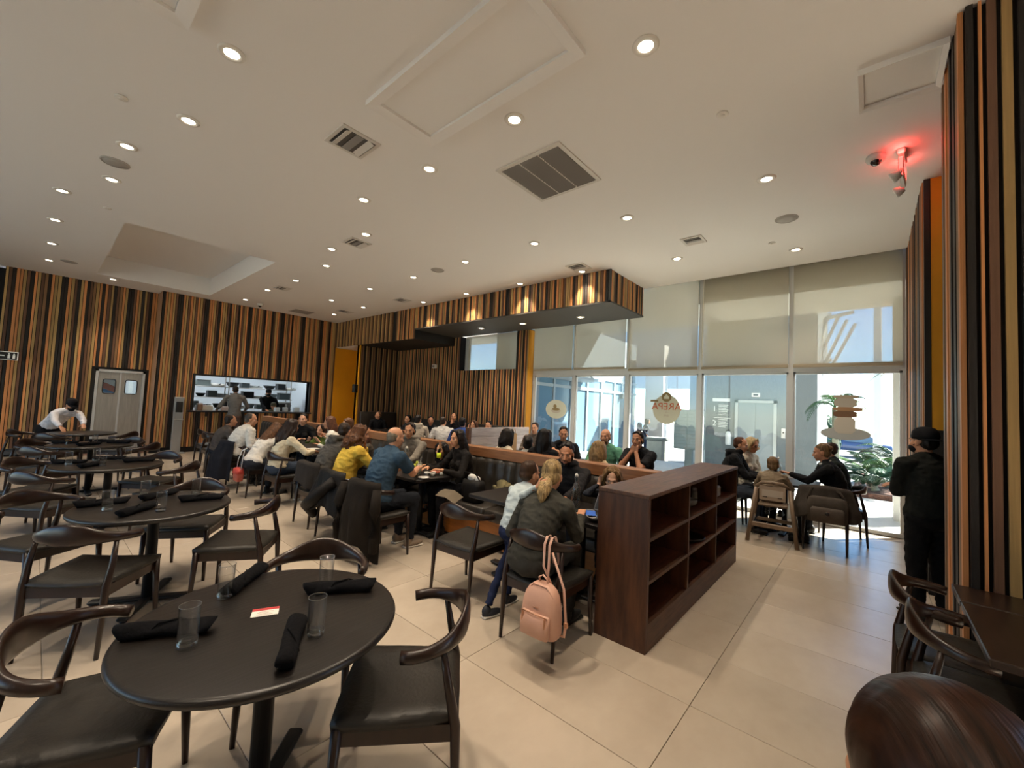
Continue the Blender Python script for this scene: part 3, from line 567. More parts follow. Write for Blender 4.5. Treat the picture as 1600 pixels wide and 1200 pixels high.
t=thing('wall_unit','small white box camera on the slats of the alcove','camera',(8.12,10.35,2.78)); MB().cbox(-.03,.07,-.09,.05,-.06,.06,b=.01).build('body',WHITE,t); MB().lathe([(.035,0),(.035,.05)],12,T=Matrix.Translation((-.03,-.05,0))@Matrix.Rotation(-PI/2,4,'Y')).build('lens',VG,t)
# ---------------------------------------------------------------- chairs
BRX,BRY,BCX=.20,.262,-.055
def bow_pt(a): # a in degrees, 0 = back centre
    r=R(a); t=min(1,abs(a)/100)
    return Vector((BCX-BRX*math.cos(r),BRY*math.sin(r)*(1 if abs(a)<75 else 1),.725-.028*t*t+.022*math.exp(-(a/35)**2)))
def make_chair(seat_m=LEATHER,wood=CHW):
    t=thing('elbow_chair','','chair')
    b=MB(); P=[];Rd=[]
    for i in range(25):
        a=-104+208*i/24; u=abs(a)/104
        h=.044*math.exp(-(a/38)**2)+.025; w=.0215-.005*math.exp(-(a/40)**2)
        P.append(bow_pt(a)); Rd.append((w,h))
    b.tube(P,Rd,14); b.build('backrest',wood,t)
    for s in(-1,1):
        at=bow_pt(s*58)
        l=MB().tube([(-.245,s*.222,0),(-.232,s*.222,.22),(-.222,s*.222,.42),((-.222+at.x)/2,s*.228,.56),(at.x,at.y*.99,at.z-.008)],[.012,.017,.0215,.018,.012],10); l.build('leg',wood,t)
        MB().tube([(.235,s*.245,0),(.225,s*.24,.22),(.215,s*.235,.44)],[.0125,.018,.0215],10).build('leg',wood,t)
    ap=MB()
    ap.box(-.215,.21,-.232,-.212,.365,.43).box(-.215,.21,.212,.232,.365,.43).box(.195,.215,-.23,.23,.365,.43).box(-.225,-.205,-.215,.215,.365,.43); ap.build('apron',wood,t)
    # leather pad, saddle shaped
    n=12; v=[];f=[]
    for j in range(n+1):
        for i in range(n+1):
            x=-1+2*i/n; y=-1+2*j/n; hw=.235+.028*(x+1)/2
            px=.005+.245*x*(1-.05*y*y); py=hw*y*(1-.04*x*x)
            e=max(abs(x),abs(y)); z=.462+.013*(y*y)+.006*x*x*x-.016*max(0,(e-.8)/.2)**2
            v.append((px,py,z))
    k=len(v)
    for j in range(n+1):
        for i in range(n+1): p=v[j*(n+1)+i]; v.append((p[0]*.98,p[1]*.98,.428))
    for j in range(n):
        for i in range(n):
            a=j*(n+1)+i; f.append((a,a+1,a+n+2,a+n+1)); f.append((k+a+n+1,k+a+n+2,k+a+1,k+a))
    rim=[i for i in range(n+1)]+[j*(n+1)+n for j in range(1,n+1)]+[n*(n+1)+i for i in range(n-1,-1,-1)]+[j*(n+1) for j in range(n-1,0,-1)]
    for q in range(len(rim)): a,c=rim[q],rim[(q+1)%len(rim)]; f.append((a,k+a,k+c,c))
    MB().add(v,f,0,True).build('seat',seat_m,t)
    return t
CHAIR=make_chair(); CHAIR_PARTS=list(CHAIR.children); CH_USED=[False]
def chair(x,y,deg,label,group):
    if not CH_USED[0]: o=CHAIR; CH_USED[0]=True
    else:
        o=CHAIR.copy(); COL.objects.link(o)
        for ch in CHAIR_PARTS: c=ch.copy(); COL.objects.link(c); c.parent=o
    o.location=(x,y,0); o.rotation_euler=(0,0,R(deg)); o['label']=label; o['group']=group; return o
# ---------------------------------------------------------------- round tables
def make_round():
    t=thing('round_table','','table')
    MB().lathe([(.0,.712),(.47,.712),(.492,.718),(.5,.728),(.5,.738),(.494,.748),(.482,.75),(.0,.75)],64).build('table_top',TTOP,t)
    MB().lathe([(.038,.03),(.038,.70),(.12,.70),(.12,.712)],20).build('column',BLACK,t)
    for k in range(4):
        T=Matrix.Rotation(R(45+90*k),4,'Z'); MB().cbox(.0,.36,-.035,.035,.012,.04,b=.01,T=T).lathe([(.022,0),(.022,.014)],10,c=T@Vector((.33,0,0))).build('foot',BLACK,t)
    return t
RT=make_round(); RTY=[1.88,4.30,6.85,9.27,11.62]; RTX=[.705,.69,.64,.64,.66]
TN=['nearest','second nearest','third','fourth','farthest']
for i in range(5): put(RT,i==0,(RTX[i],RTY[i],0),R(15*i),'%s dark round pedestal table in the left row'%TN[i],'round tables in the left row')
G='elbow chairs around the round tables'
for (x,y,d,l) in [
 (1.14,1.53,138,'dark wooden elbow chair at the right of the nearest round table'),
 (.24,2.20,-25,'dark wooden elbow chair tucked at the left of the nearest round table'),
 (1.06,2.30,-128,'dark wooden elbow chair behind the nearest round table, top rail only'),
 (.345,3.9,50,'dark wooden elbow chair at the near left of the second round table'),
 (1.20,3.95,145,'dark wooden elbow chair at the near right of the second round table'),
 (1.02,4.78,-125,'dark wooden elbow chair behind the second round table at right'),
 (.12,4.92,-56,'dark wooden elbow chair at the far left of the second round table'),
 (.17,6.36,38,'dark wooden elbow chair at the near left of the third round table'),
 (1.15,6.42,140,'dark wooden elbow chair at the near right of the third round table'),
 (1.12,7.30,-135,'dark wooden elbow chair at the far right of the third round table'),
 (.08,7.28,-40,'dark wooden elbow chair at the far left of the third round table'),
 (.18,8.80,40,'dark wooden elbow chair at the near left of the fourth round table'),
 (1.14,8.88,140,'dark wooden elbow chair at the near right of the fourth round table'),
 (1.05,9.72,-135,'dark wooden elbow chair at the far right of the fourth round table'),
 (.13,9.70,-45,'dark wooden elbow chair at the far left of the fourth round table'),
 (.30,11.12,50,'dark wooden elbow chair at the near side of the farthest round table'),
 (-.02,11.85,-20,'dark wooden elbow chair left of the farthest round table near the waiter'),
 (1.15,11.2,140,'dark wooden elbow chair at the right of the farthest round table')]:
    chair(x,y,d,l,G)
# ---------------------------------------------------------------- tableware
TUM=MB().lathe([(.031,.022),(.0335,.145),(.034,.1465),(.0325,.1465),(.0295,.0221)],26).lathe([(.0,.0),(.029,.0),(.031,.004),(.0312,.022),(.0,.020)],26,m=1).tube([(.0333*math.cos(2*PI*i/26),.0333*math.sin(2*PI*i/26),.1462) for i in range(27)],.0013,6,m=1,caps=False).mesh('tumbler',[GLASS,GLASSB])
TUM_OK=None
def tumbler(x,y,label,z=.75,grp='clear tumblers on the round tables',s=1):
    o=inst('tumbler',TUM,None,(x,y,z),(s,s,s)); return tag(o,label,'glass',grp)
def napmesh():
    b=MB(); P=[];r=[]; n=16
    v=[];f=[]
    for j in range(15):
        u=-1+2*j/14; L=.125*u
        for i in range(n):
            a=2*PI*i/n; rr=.0235*(1+.13*math.sin(a*2+1.3*u)+.07*math.sin(5*u+a*3))*(1-.08*math.cos(3*u)); 
            if abs(u)>.9: rr*=.92
            v.append((L+.012*math.sin(a)*(abs(u)>.95)*(1 if u>0 else -1),1.15*rr*math.cos(a),max(.0,.0215+.86*rr*math.sin(a))))
    f=[(j*n+i,j*n+(i+1)%n,(j+1)*n+(i+1)%n,(j+1)*n+i) for j in range(14) for i in range(n)]
    f+=[tuple(range(n))[::-1],tuple(14*n+i for i in range(n))]
    b.add(v,f,0,True); # wrap edge
    b.tube([(-.05,-.027,.012),(-.02,-.010,.043),(.03,.012,.044),(.07,.028,.018)],(.003),6)
    return recalc_mesh(b.mesh('napkin_roll',[NAP]))
def recalc_mesh(me):
    bm=bmesh.new(); bm.from_mesh(me); bmesh.ops.recalc_face_normals(bm,faces=bm.faces[:]); bm.to_mesh(me); bm.free(); return me
NAPM=napmesh()
def napkin(x,y,deg,label,z=.75,s=1): return tag(inst('napkin_roll',NAPM,None,(x,y,z),(s,s,s),R(deg)),label,'napkin','black napkin rolls on the round tables')
def seg_nap(a,b,label,s=1):
    napkin((a[0]+b[0])/2,(a[1]+b[1])/2,math.degrees(math.atan2(b[1]-a[1],b[0]-a[0])),label,s=s)
for i,(gl,np_) in enumerate([
 ([(.42,1.85,'at left'),(.62,2.18,'at the far left'),(.98,1.98,'at the far right'),(.77,1.61,'at the right')],[((.26,2.07),(.51,1.91),'at left'),((.62,2.17),(.83,2.38),'at the far side'),((.89,1.97),(1.13,1.82),'at the right edge'),((.60,1.46),(.75,1.73),'at the near side')]),
 ([(.41,4.27,'at left'),(.66,4.57,'at the far side'),(.68,4.03,'at the near side'),(.98,4.45,'at the right')],[((.28,4.49),(.52,4.46),'at left'),((.45,4.0),(.66,4.2),'at the near side'),((.66,4.5),(.84,4.62),'at the far side'),((.86,4.28),(1.10,4.2),'at the right edge')]),
 ([(.31,6.97,'at left'),(.55,7.20,'at the far side'),(.57,6.70,'at the near side'),(.84,7.22,'at the right')],[((.22,7.1),(.42,7.0),'at left'),((.40,6.62),(.56,6.8),'at the near side'),((.58,7.27),(.76,7.2),'at the far side'),((.80,6.9),(1.02,6.88),'at the right edge')]),
 ([(.39,9.42,'at left'),(.67,9.20,'at right')],[((.28,9.5),(.45,9.42),'at left'),((.52,9.05),(.68,9.15),'at the near side'),((.70,9.6),(.86,9.55),'at the far side'),((.86,9.35),(1.05,9.25),'at the right edge')])]):
    for x,y,l in gl: tumbler(x,y,'clear glass tumbler %s of the %s round table'%(l,TN[i]))
    for a,b,l in np_: seg_nap(a,b,'rolled black napkin %s of the %s round table'%(l,TN[i]),1.18)
CARDW=mat('card_white','#e4dfd6',.6); CARDR=mat('card_red','#b8383a',.6)
def card(x,y,rz,label):
    t=thing('table_card',label,'card',(x,y,.7505),R(rz)); MB().cbox(-.05,.05,-.035,.035,0,.0012,b=.0004).build('paper',CARDW,t); MB().box(-.05,.05,.014,.035,.0012,.0016).build('red_band',CARDR,t)
    for k in range(4): MB().box(-.03+.006*(k%2),.03-.008*(k%3),-.026+.009*k,-.023+.009*k,.0012,.0015).build('print_line',mat('card_ink','#b9aFa6',.7),t)
card(.70,1.925,-25,'white and red card lying in the middle of the nearest round table'); card(.66,4.29,10,'pale card lying in the middle of the second round table')
# ---------------------------------------------------------------- rectangular tables
RTOP=mat('rect_table_top','#1f1c1b',.33,spec=.5,var=.3,scale=(30,3,30)); RTOPB=mat('rect_table_brown','#2c1f18',.3,spec=.5,var=.35,scale=(3,40,40))
def rect_table(x0,x1,y0,y1,label,top=None,h=.75):
    t=thing('rectangular_table',label,'table',((x0+x1)/2,(y0+y1)/2,0)); a=(x1-x0)/2;b=(y1-y0)/2
    MB().cbox(-a,a,-b,b,h-.035,h,b=.005).build('table_top',top or RTOP,t)
    for s in ([0] if b<.6 else [-.6*b,.6*b]):
        MB().cap((0,s,.03),(0,s,h-.035),.035,.035,14,flat=True).build('column',BLACK,t)
        MB().cbox(-a*.8,a*.8,s-.04,s+.04,.012,.035,b=.008).cbox(-.04,.04,max(-b,s-.26),min(b,s+.26),.012,.035,b=.008).lathe([(.02,0),(.02,.013)],8,c=(a*.7,s,0)).lathe([(.02,0),(.02,.013)],8,c=(-a*.7,s,0)).build('base',BLACK,t)
    return t
rect_table(2.97,3.62,1.60,2.30,'black rectangular table between the banquette and the backpack chair')
rect_table(2.97,3.62,2.42,3.10,'empty black rectangular table in front of the tufted banquette')
rect_table(2.95,3.66,3.97,5.75,'dark rectangular table with drinks where the man in blue sits')
rect_table(2.95,3.66,6.65,9.6,'long dark table where the white jacket group sits')
rect_table(2.56,3.26,-1.06,-.36,'dark table in the lower right corner nearest the camera',RTOPB)
rect_table(3.275,3.59,-1.06,-.36,'dark table against the slatted column at right',RTOPB)
rect_table(6.95,7.75,.55,1.35,'small dark table by the right window where the toddler sits')
rect_table(5.0,5.55,2.0,4.2,'dark table behind the rail where three men and the girl sit')
rect_table(5.95,6.55,1.55,2.25,'empty dark table near the window behind the shelf unit')
rect_table(6.0,6.6,6.4,9.6,'dark table in the alcove beneath the slatted wall')
rect_table(6.9,7.5,10.6,11.6,'dark table in the alcove corner beside the black bench')
# ---------------------------------------------------------------- banquettes
BLEA=mat('banquette_leather','#332e28',.36,spec=.5,var=.12,scale=(12,12,12),bump=.15,bscale=(40,40,40))
bq=thing('banquette','long dark tufted leather banquette with a wooden top rail','banquette',(3.75,0,0))
Y0,Y1=1.60,12.3
MB().box(-.22,.26,Y0,Y1,.04,.33).build('base_panel',ORANGEW,bq); MB().box(-.18,.26,Y0,Y1,0,.04).build('plinth',BLACK,bq)
MB().cbox(.27,.43,1.575,Y1,.955,1.083,b=.008).build('top_rail',RAIL,bq); MB().box(.30,.42,1.575,Y1,0,.955).build('back_frame',mat('frame_dark','#2a1d15',.6),bq)
yy=Y0; n=0; sm=MB().cbox(-.27,.16,-.44,.44,.33,.465,b=.035,seg=3).mesh('seat_cushion',[BLEA])
while yy<Y1-.5: inst('seat_cushion',sm,bq,(0,yy+.445,0)); yy+=.89
# tufted back, vertical channels with buttons: one panel mesh reused
def tuft():
    v=[];f=[]; ny,nz=24,14
    for j in range(nz+1):
        for i in range(ny+1):
            y=-.445+.89*i/ny; z=.46+.50*j/nz
            ch=abs(math.sin(PI*(y+.445)/.178))**.5
            d=.055*ch
            for bz in (.62,.80):
                for k in range(6):
                    by=-.445+.178*k; d-=.012*math.exp(-(((y-by)/.04)**2+((z-bz)/.05)**2))
            e=min(1,(z-.46)/.05,(.96-z)/.05); d*=max(.0,e)**.5
            v.append((.295-d-.05+.10*(z-.46),y,z))
    for j in range(nz):
        for i in range(ny): a=j*(ny+1)+i; f.append((a,a+ny+1,a+ny+2,a+1))
    return MB().add(v,f,0,True).mesh('back_panel',[BLEA])
tm=tuft(); bm_=MB().ell((0,0,0),(.010,.014,.014),nu=10,nv=6).mesh('button',[mat('button_gold','#8a7a5a',.35,metal=.3)])
yy=Y0; k=0
while yy<Y1-.5:
    pn=inst('back_panel',tm,bq,(0,yy+.445,0))
    if yy<6:
        for bz in(.64,.80):
            for q in range(5): inst('button',bm_,pn,(.235+.10*(bz-.46)+.0,-.356+.178*q,bz))
    yy+=.89
b2=thing('banquette','dark bench back to back behind the wooden rail, facing the windows','banquette',(4.45,0,0))
MB().box(-.22,.2,1.6,7.6,.0,.33).build('base_panel',ORANGEW,b2); MB().cbox(-.22,.24,1.6,7.6,.33,.46,b=.03,seg=2).build('seat_cushion',BLEA,b2); MB().cbox(-.27,-.18,1.6,7.6,.46,.95,b=.03,seg=2).build('back_panel',BLEA,b2)
b3=thing('banquette','black leather bench along the dim alcove wall','banquette',(7.3,12.1,0))
MB().box(-.48,.85,-.25,.26,0,.33).build('base_panel',BLACK,b3); MB().cbox(-.48,.85,-.3,.26,.33,.46,b=.03,seg=2).build('seat_cushion',BLEA,b3); MB().cbox(-.48,.85,.14,.26,.46,1.25,b=.03,seg=2).build('back_panel',BLEA,b3)
b4=thing('banquette','black bench along the slatted alcove wall under the high window','banquette',(7.9,9.4,0))
MB().box(-.25,.27,-2.7,2.1,0,.33).build('base_panel',BLACK,b4); MB().cbox(-.3,.27,-2.7,2.1,.33,.46,b=.03,seg=2).build('seat_cushion',BLEA,b4); MB().cbox(.14,.27,-2.7,2.1,.46,1.12,b=.03,seg=2).build('back_panel',BLEA,b4)
GW=mat('weathered_wood','#a79fa0',.7,var=.22,scale=(2,2,16),grain='#c1babb')
pt=thing('booth_partition','weathered pale plank booth partition with a dark wood end post','partition',(6.45,6.0,0))
for i in range(6): MB().cbox(-.75,1.1,-.03,.03,.14+.175*i,.31+.175*i,b=.004).build('plank',GW,pt)
MB().cbox(-.83,-.75,-.05,.05,0,1.19,b=.006).build('end_post',SHELF,pt)
# ---------------------------------------------------------------- shelf unit
sh=thing('shelf_unit','dark stained wooden open shelf unit, three by three, ending the banquette','shelf',(2.86,1.165,0))
LX,DY,HZ=2.55,.395,1.083
MB().box(0,.035,0,DY,0,HZ-.03).build('end_panel',SHELFV,sh); MB().box(LX-.035,LX,0,DY,0,HZ-.03).build('end_panel',SHELFV,sh)
MB().cbox(-.004,LX+.004,-.004,DY,HZ-.03,HZ,b=.003).build('top_board',SHELF,sh)
MB().box(.035,LX-.035,DY-.02,DY,.0,HZ-.03).build('back_panel',SHELF,sh)
MB().box(.035,LX-.035,.0,.02,0,.165).build('kick_board',SHELF,sh); MB().box(.035,LX-.035,.0,DY-.02,.165,.19).build('shelf_board',SHELF,sh)
for z in(.47,.765): MB().box(.035,LX-.035,.003,DY-.02,z-.0125,z+.0125).build('shelf_board',SHELF,sh)
for x in (.87,1.71): MB().box(x-.0125,x+.0125,.001,DY-.02,.19,HZ-.03).build('divider',SHELFV,sh)
# things on the shelf
CER=mat('white_ceramic','#d9d8d2',.3,spec=.5)
def plate(x,y,z,label,r=.1,m=None,grp=None): return tag(MB().lathe([(.0,.004),(r*.55,0),(r*.6,.0),(r,.016),(r*.97,.019),(r*.58,.006),(0,.006)],28).build('plate',m or CER,None,(x,y,z)),label,'plate',grp)
plate(3.92,1.30,.778,'small white saucer on the upper middle shelf',.07)
bw=thing('glass_bowl','clear rounded bowl with small bottles on the upper middle shelf','bowl',(4.22,1.33,.778)); MB().lathe([(.04,0),(.075,.03),(.082,.07),(.079,.07),(.07,.032),(.03,.006)],22).build('bowl',mat('bowl_glass','#8f9494',.15,spec=.7),bw)
for i,(x,y,h,c,l) in enumerate([(4.04,1.36,.15,'#6d7274','steel topped shaker on the upper middle shelf, left'),(4.12,1.42,.13,'#85898a','short glass shaker behind the bowl on the shelf'),(4.38,1.40,.11,'#a8aba6','little clear jar right of the bowl on the shelf'),(4.50,1.36,.13,'#8a8d88','salt shaker at the right end of the middle shelf')]):
    t=thing('shaker',l,'shaker',(x,y,.778)); MB().lathe([(.026,0),(.03,.01),(.03,h*.7),(.022,h*.8)],14).build('body',mat('shk%d'%i,c,.25),t); MB().lathe([(.024,h*.78),(.024,h),(.015,h+.008)],14).build('lid',STEEL,t)
bx=thing('white_box','stack of white square bowls on the upper right shelf','bowls',(4.98,1.32,.778)); 
for k in range(3): MB().cbox(-.075,.075,-.07,.07,.03*k,.03*k+.05,b=.012).build('bowl',CER,bx)
tag(MB().lathe([(0,.004),(.15,.0),(.17,.02),(.165,.024),(.15,.008),(0,.008)],30).build('serving_tray',mat('tray_black','#18191b',.35),None,(4.2,1.34,.4825)),'round black tray lying on the lower middle shelf','tray')
# ---------------------------------------------------------------- bottles and drinks
def bottle(x,y,z,label,fill=.55):
    t=thing('water_bottle',label,'bottle',(x,y,z))
    MB().lathe([(.0,.0),(.038,0),(.041,.008),(.041,.19),(.034,.225),(.017,.265),(.0155,.30),(.0185,.302),(.0185,.315),(.015,.315),(.0125,.30),(.0145,.265),(.031,.222),(.038,.19),(.038,.012),(0,.012)],22).build('glass_body',BOTTLE,t)
    MB().lathe([(0,.013),(.0372,.014),(.0372,.19*fill),(0,.19*fill)],20).build('water',glassm('water',(.86,.89,.88),.05,.4),t)
    MB().lathe([(.012,.315),(.016,.322),(.013,.335),(.005,.34)],14).build('stopper',WHITE,t)
    MB().tube([(.02,0,.27),(.026,0,.31),(.012,0,.345),(-.012,0,.345),(-.026,0,.31),(-.02,0,.27)],.0025,6,ref=(0,1,0)).build('wire_bail',STEEL,t)
bottle(3.20,1.97,.75,'clear swing top water bottle on the table facing the bearded man'); bottle(3.12,4.42,.75,'clear swing top water bottle on the table of the man in blue',.8)
bottle(3.25,9.1,.75,'clear swing top water bottle on the far table by the man in white'); bottle(7.25,1.02,.75,'clear swing top water bottle on the toddler table'); bottle(5.15,3.9,.75,'clear water bottle behind the rail beside the dark haired woman')
def drink(x,y,z,col,label,h=.15,garn=True):
    t=thing('drink_glass',label,'drink',(x,y,z)); MB().lathe([(0,0),(.03,0),(.038,h),(.036,h),(.0285,.006),(0,.006)],20).build('glass',BOTTLE,t)
    MB().lathe([(0,.008),(.0275,.008),(.0345,h*.82),(0,h*.82)],20).build('liquid',mat('liquid_'+col,col,.3),t); MB().cap((.0,0,.02),(.03,.01,h+.06),.003,.003,6).build('straw',WHITE,t)
    if garn: MB().lathe([(.0,-.002),(.022,-.002),(.022,.002),(0,.002)],16,T=Matrix.Translation((-.034,0,h))@Matrix.Rotation(PI/2,4,'X')).build('lime_slice',mat('lime','#b9c94a',.5),t)
drink(3.05,4.62,.75,'#c9962b','amber iced drink beside the water bottle, man in blue table',.14); drink(3.22,4.28,.75,'#d6d2b4','tall pale drink with lime between the blue shirt man and woman',.15); drink(3.10,4.16,.75,'#b7ab8b','milky brown drink beside the hand of the man in blue',.14)
drink(6.3,9.3,.75,'#c58a1e','orange drink on the alcove table',.16,False); bottle(6.35,8.9,.75,'dark water bottle on the alcove table')
for i,(x,y,l) in enumerate([(3.30,4.10,'white dipping cup with sauce on the man in blue table'),(3.36,4.16,'second white dipping cup in the little cluster of sauces'),(3.28,4.2,'third white dipping cup nearest the tall drink'),(3.40,4.06,'white dipping cup at the table edge near the plate')]):
    t=thing('sauce_cup',l,'cup',(x,y,.75)); MB().lathe([(0,0),(.02,0),(.028,.04),(.026,.04),(.0185,.006),(0,.006)],16).build('cup',CER,t); MB().lathe([(0,.03),(.024,.031),(0,.034)],14).build('sauce',mat('sauce%d'%(i%2),['#d8d2c0','#7b4a2a'][i%2],.4),t)
plate(3.45,4.22,.75,'white plate of food in front of the woman in black',.13)
tag(MB().ell((0,0,.02),(.085,.06,.022)).ell((.04,.03,.025),(.03,.03,.02)).build('food',mat('food_red','#a85a44',.6,var=.4,scale=(30,30,30)),None,(3.45,4.22,.757)),'reddish food on the white plate before the woman in black','food')
plate(3.1,4.02,.75,'small white side plate at the corner of the man in blue table',.07)
plate(3.2,7.25,.75,'white plate on the long table by the green sleeve',.12); plate(3.3,6.85,.75,'white plate at the near end of the long table',.11)
tumbler(3.3,7.05,'empty wine tumbler near the corner of the long table',grp='glasses on the long table'); tumbler(3.12,7.5,'glass tumbler by the elbow of the white jacket woman',grp='glasses on the long table'); tumbler(3.25,6.72,'short round glass at the near end of the long table',grp='glasses on the long table',s=.8)
tumbler(2.9,-.62,'clear tumbler at the right picture edge on the dark table',grp='glass on the right table')
# tablet, blue mask, dark pouch on near table
tb=thing('tablet','grey tablet leaning on its folded stand before the girl','tablet',(3.40,1.80,.75),R(165)); T=Matrix.Rotation(R(-22),4,'Y')
MB().cbox(-.004,.006,-.12,.12,.0,.18,b=.003,T=T).build('body',mat('tablet_grey','#8b8c92',.4),tb); MB().box(.006,.007,-.11,.11,.01,.17,T=T).build('screen',mat('screen','#30343a',.15,spec=.8),tb); MB().cbox(-.12,-.0,-.1,.1,.0,.01,b=.003).build('stand',mat('tablet_grey','#8b8c92'),tb)
pz=thing('pouch','dark soft pouch lying on the near table beside the shelf','pouch',(3.13,1.70,.75)); pb=MB(); pb.ell((0,0,.028),(.12,.075,.032)); pb.build('body',BLACK,pz)
mk=thing('face_mask','blue pleated face mask lying on the dark pouch','mask',(3.10,1.76,.803),R(35)); 
v=[];f=[]
for j in range(7):
    for i in range(9): u=-1+2*i/8; w=-1+2*j/6; v.append((.085*u,.045*w,.012*(1-u*u)*(1-w*w)+.004*(j%2)))
for j in range(6):
    for i in range(8): a=j*9+i; f.append((a,a+1,a+10,a+9))
MB().add(v,f,0,True).build('cloth',mat('mask_blue','#2f62c0',.8),mk)
for s in(-1,1): MB().tube([(s*.083,-.04,.003),(s*.12,-.03,-.002),(s*.135,0,-.004),(s*.12,.03,-.002),(s*.083,.04,.003)],.002,5).build('ear_loop',WHITE,mk)
# ---------------------------------------------------------------- further chairs
G2='elbow chairs along the banquette tables'
for x,y,d,l in [(2.57,1.80,2,'dark elbow chair hung with the pink backpack'),(2.66,2.72,4,'empty dark elbow chair with lit leather seat before the empty black table'),(2.52,4.03,4,'elbow chair of the man in blue, draped with a long dark coat'),(2.55,4.78,0,'elbow chair of the woman in yellow with a black jacket'),(2.60,5.55,0,'elbow chair of the man in the charcoal hoodie'),
 (2.62,6.82,4,'elbow chair of the woman with long dark curls'),(2.55,7.72,0,'elbow chair carrying the small red bag'),(2.50,8.62,0,'elbow chair draped with a navy coat under the man in white'),(2.50,9.5,0,'elbow chair of the person in the taupe jacket'),(2.62,10.55,0,'empty elbow chair with a paper bag near the kitchen wall'),(2.75,11.55,5,'empty elbow chair farthest back near the kitchen counter'),
 (3.33,-.35,-90,'elbow chair tucked in at the table against the right column'),(2.86,-.40,-90,'elbow chair tucked in at the lower right table'),
 (6.90,.45,4,'elbow chair hung with a bulky grey bag, right of the toddler'),(7.55,.30,100,'elbow chair by the right window behind the bag'),(7.05,1.72,-90,'elbow chair under the man in the black hooded jacket'),(7.62,1.66,-95,'elbow chair under the blonde woman by the window'),
 (5.95,3.7,180,'elbow chair of the man in black behind the rail'),(5.95,3.0,180,'elbow chair of the man in green behind the rail'),(5.85,2.42,180,'elbow chair of the man with clasped hands'),
 (6.25,2.62,-90,'empty black elbow chair left of the small window table'),(6.9,1.95,180,'empty elbow chair between the small table and the windows')]:
    chair(x,y,d,l,G2)
# ---------------------------------------------------------------- coats and bags on chairs
def drape(x,y,deg,m,back,front,label,name='coat',a0=-62,a1=62,seed=1,flare=.05,fold=.016,extra=None):
    rg=random.Random(seed); ph=[rg.uniform(0,6) for _ in range(4)]; v=[];f=[]; nu,nv=46,34
    for j in range(nv+1):
        w=-front+(front+back+.10)*j/nv    # arc length over the rail, w<0 inside, 0..0.1 on top
        for i in range(nu+1):
            u=i/nu; a=a0+(a1-a0)*u; p=bow_pt(a); n_=Vector((-math.cos(R(a)),math.sin(R(a)),0)); top=p.z+.058
            edge=1+.12*math.sin(3*u*PI+ph[0])
            if w<0: q=p-n_*.03; z=top+w*edge-.0
            elif w<.10: t=w/.10; q=p+n_*(-.03+.072*t); z=top+.022*math.sin(PI*t)
            else:
                d=(w-.10)*edge; k=min(1,d/.25)
                off=.042+flare*k*(.5+d)+fold*k*(math.sin(9*u+ph[1]+d*2)+.6*math.sin(21*u+ph[2]-d*3)+.35*math.sin(37*u+ph[3]+6*d))
                q=p+n_*off; z=top-d
            z=max(z,.03); v.append((q.x,q.y,z))
    for j in range(nv):
        for i in range(nu): a_=j*(nu+1)+i; f.append((a_,a_+1,a_+nu+2,a_+nu+1))
    t=thing(name,label,'coat',(x,y,0),R(deg)); o=MB().add(v,f,0,True).build('cloth',m,t)
    s=o.modifiers.new('thick','SOLIDIFY'); s.thickness=.014; s.offset=1
    return t
NAVY=fabric('#15171f'); COATB=fabric('#1c1712'); BLKJ=fabric('#131110',.6)
c_=drape(2.52,4.03,4,COATB,.66,.14,'long dark brown coat hanging over the chair of the man in blue',seed=3,flare=.06,fold=.02)
for s in(-1,1): MB().tube([bow_pt(s*62)+Vector((-.08,s*.05,.04)),bow_pt(s*62)+Vector((-.12,s*.09,-.16)),bow_pt(s*60)+Vector((-.11,s*.10,-.40)),bow_pt(s*60)+Vector((-.10,s*.08,-.56))],[(.04,.05),(.055,.06),(.05,.055),(.042,.045)],12).build('sleeve',COATB,c_)
c_=drape(2.55,4.78,0,BLKJ,.40,.2,'black puffy jacket slung over the chair of the woman in yellow',name='jacket',seed=8,flare=.09,fold=.035)
MB().tube([bow_pt(-50)+Vector((-.1,-.02,.0)),bow_pt(-10)+Vector((-.16,0,-.22)),bow_pt(30)+Vector((-.17,.02,-.32)),bow_pt(60)+Vector((-.1,.05,-.46))],[(.07,.06),(.08,.07),(.07,.06),(.05,.05)],12).build('sleeve',BLKJ,c_)
MB().cbox(-.012,.0,-.012,.012,-.03,.03,b=.004,T=Matrix.Translation(bow_pt(45)+Vector((-.11,0,-.16)))).build('label_tag',WHITE,c_)
drape(2.50,8.62,0,NAVY,.66,.12,'long navy coat hanging over the chair of the man in white',seed=5,flare=.16,fold=.03)
drape(2.60,5.55,0,fabric('#2b2724'),.26,.1,'charcoal jacket folded over the chair of the hoodie man',name='jacket',seed=14,flare=.05,fold=.015)
drape(6.90,.45,4,fabric('#3f3a35'),.34,.12,'grey taupe jacket hanging on the chair beside the toddler',name='jacket',seed=22,flare=.1,fold=.02)
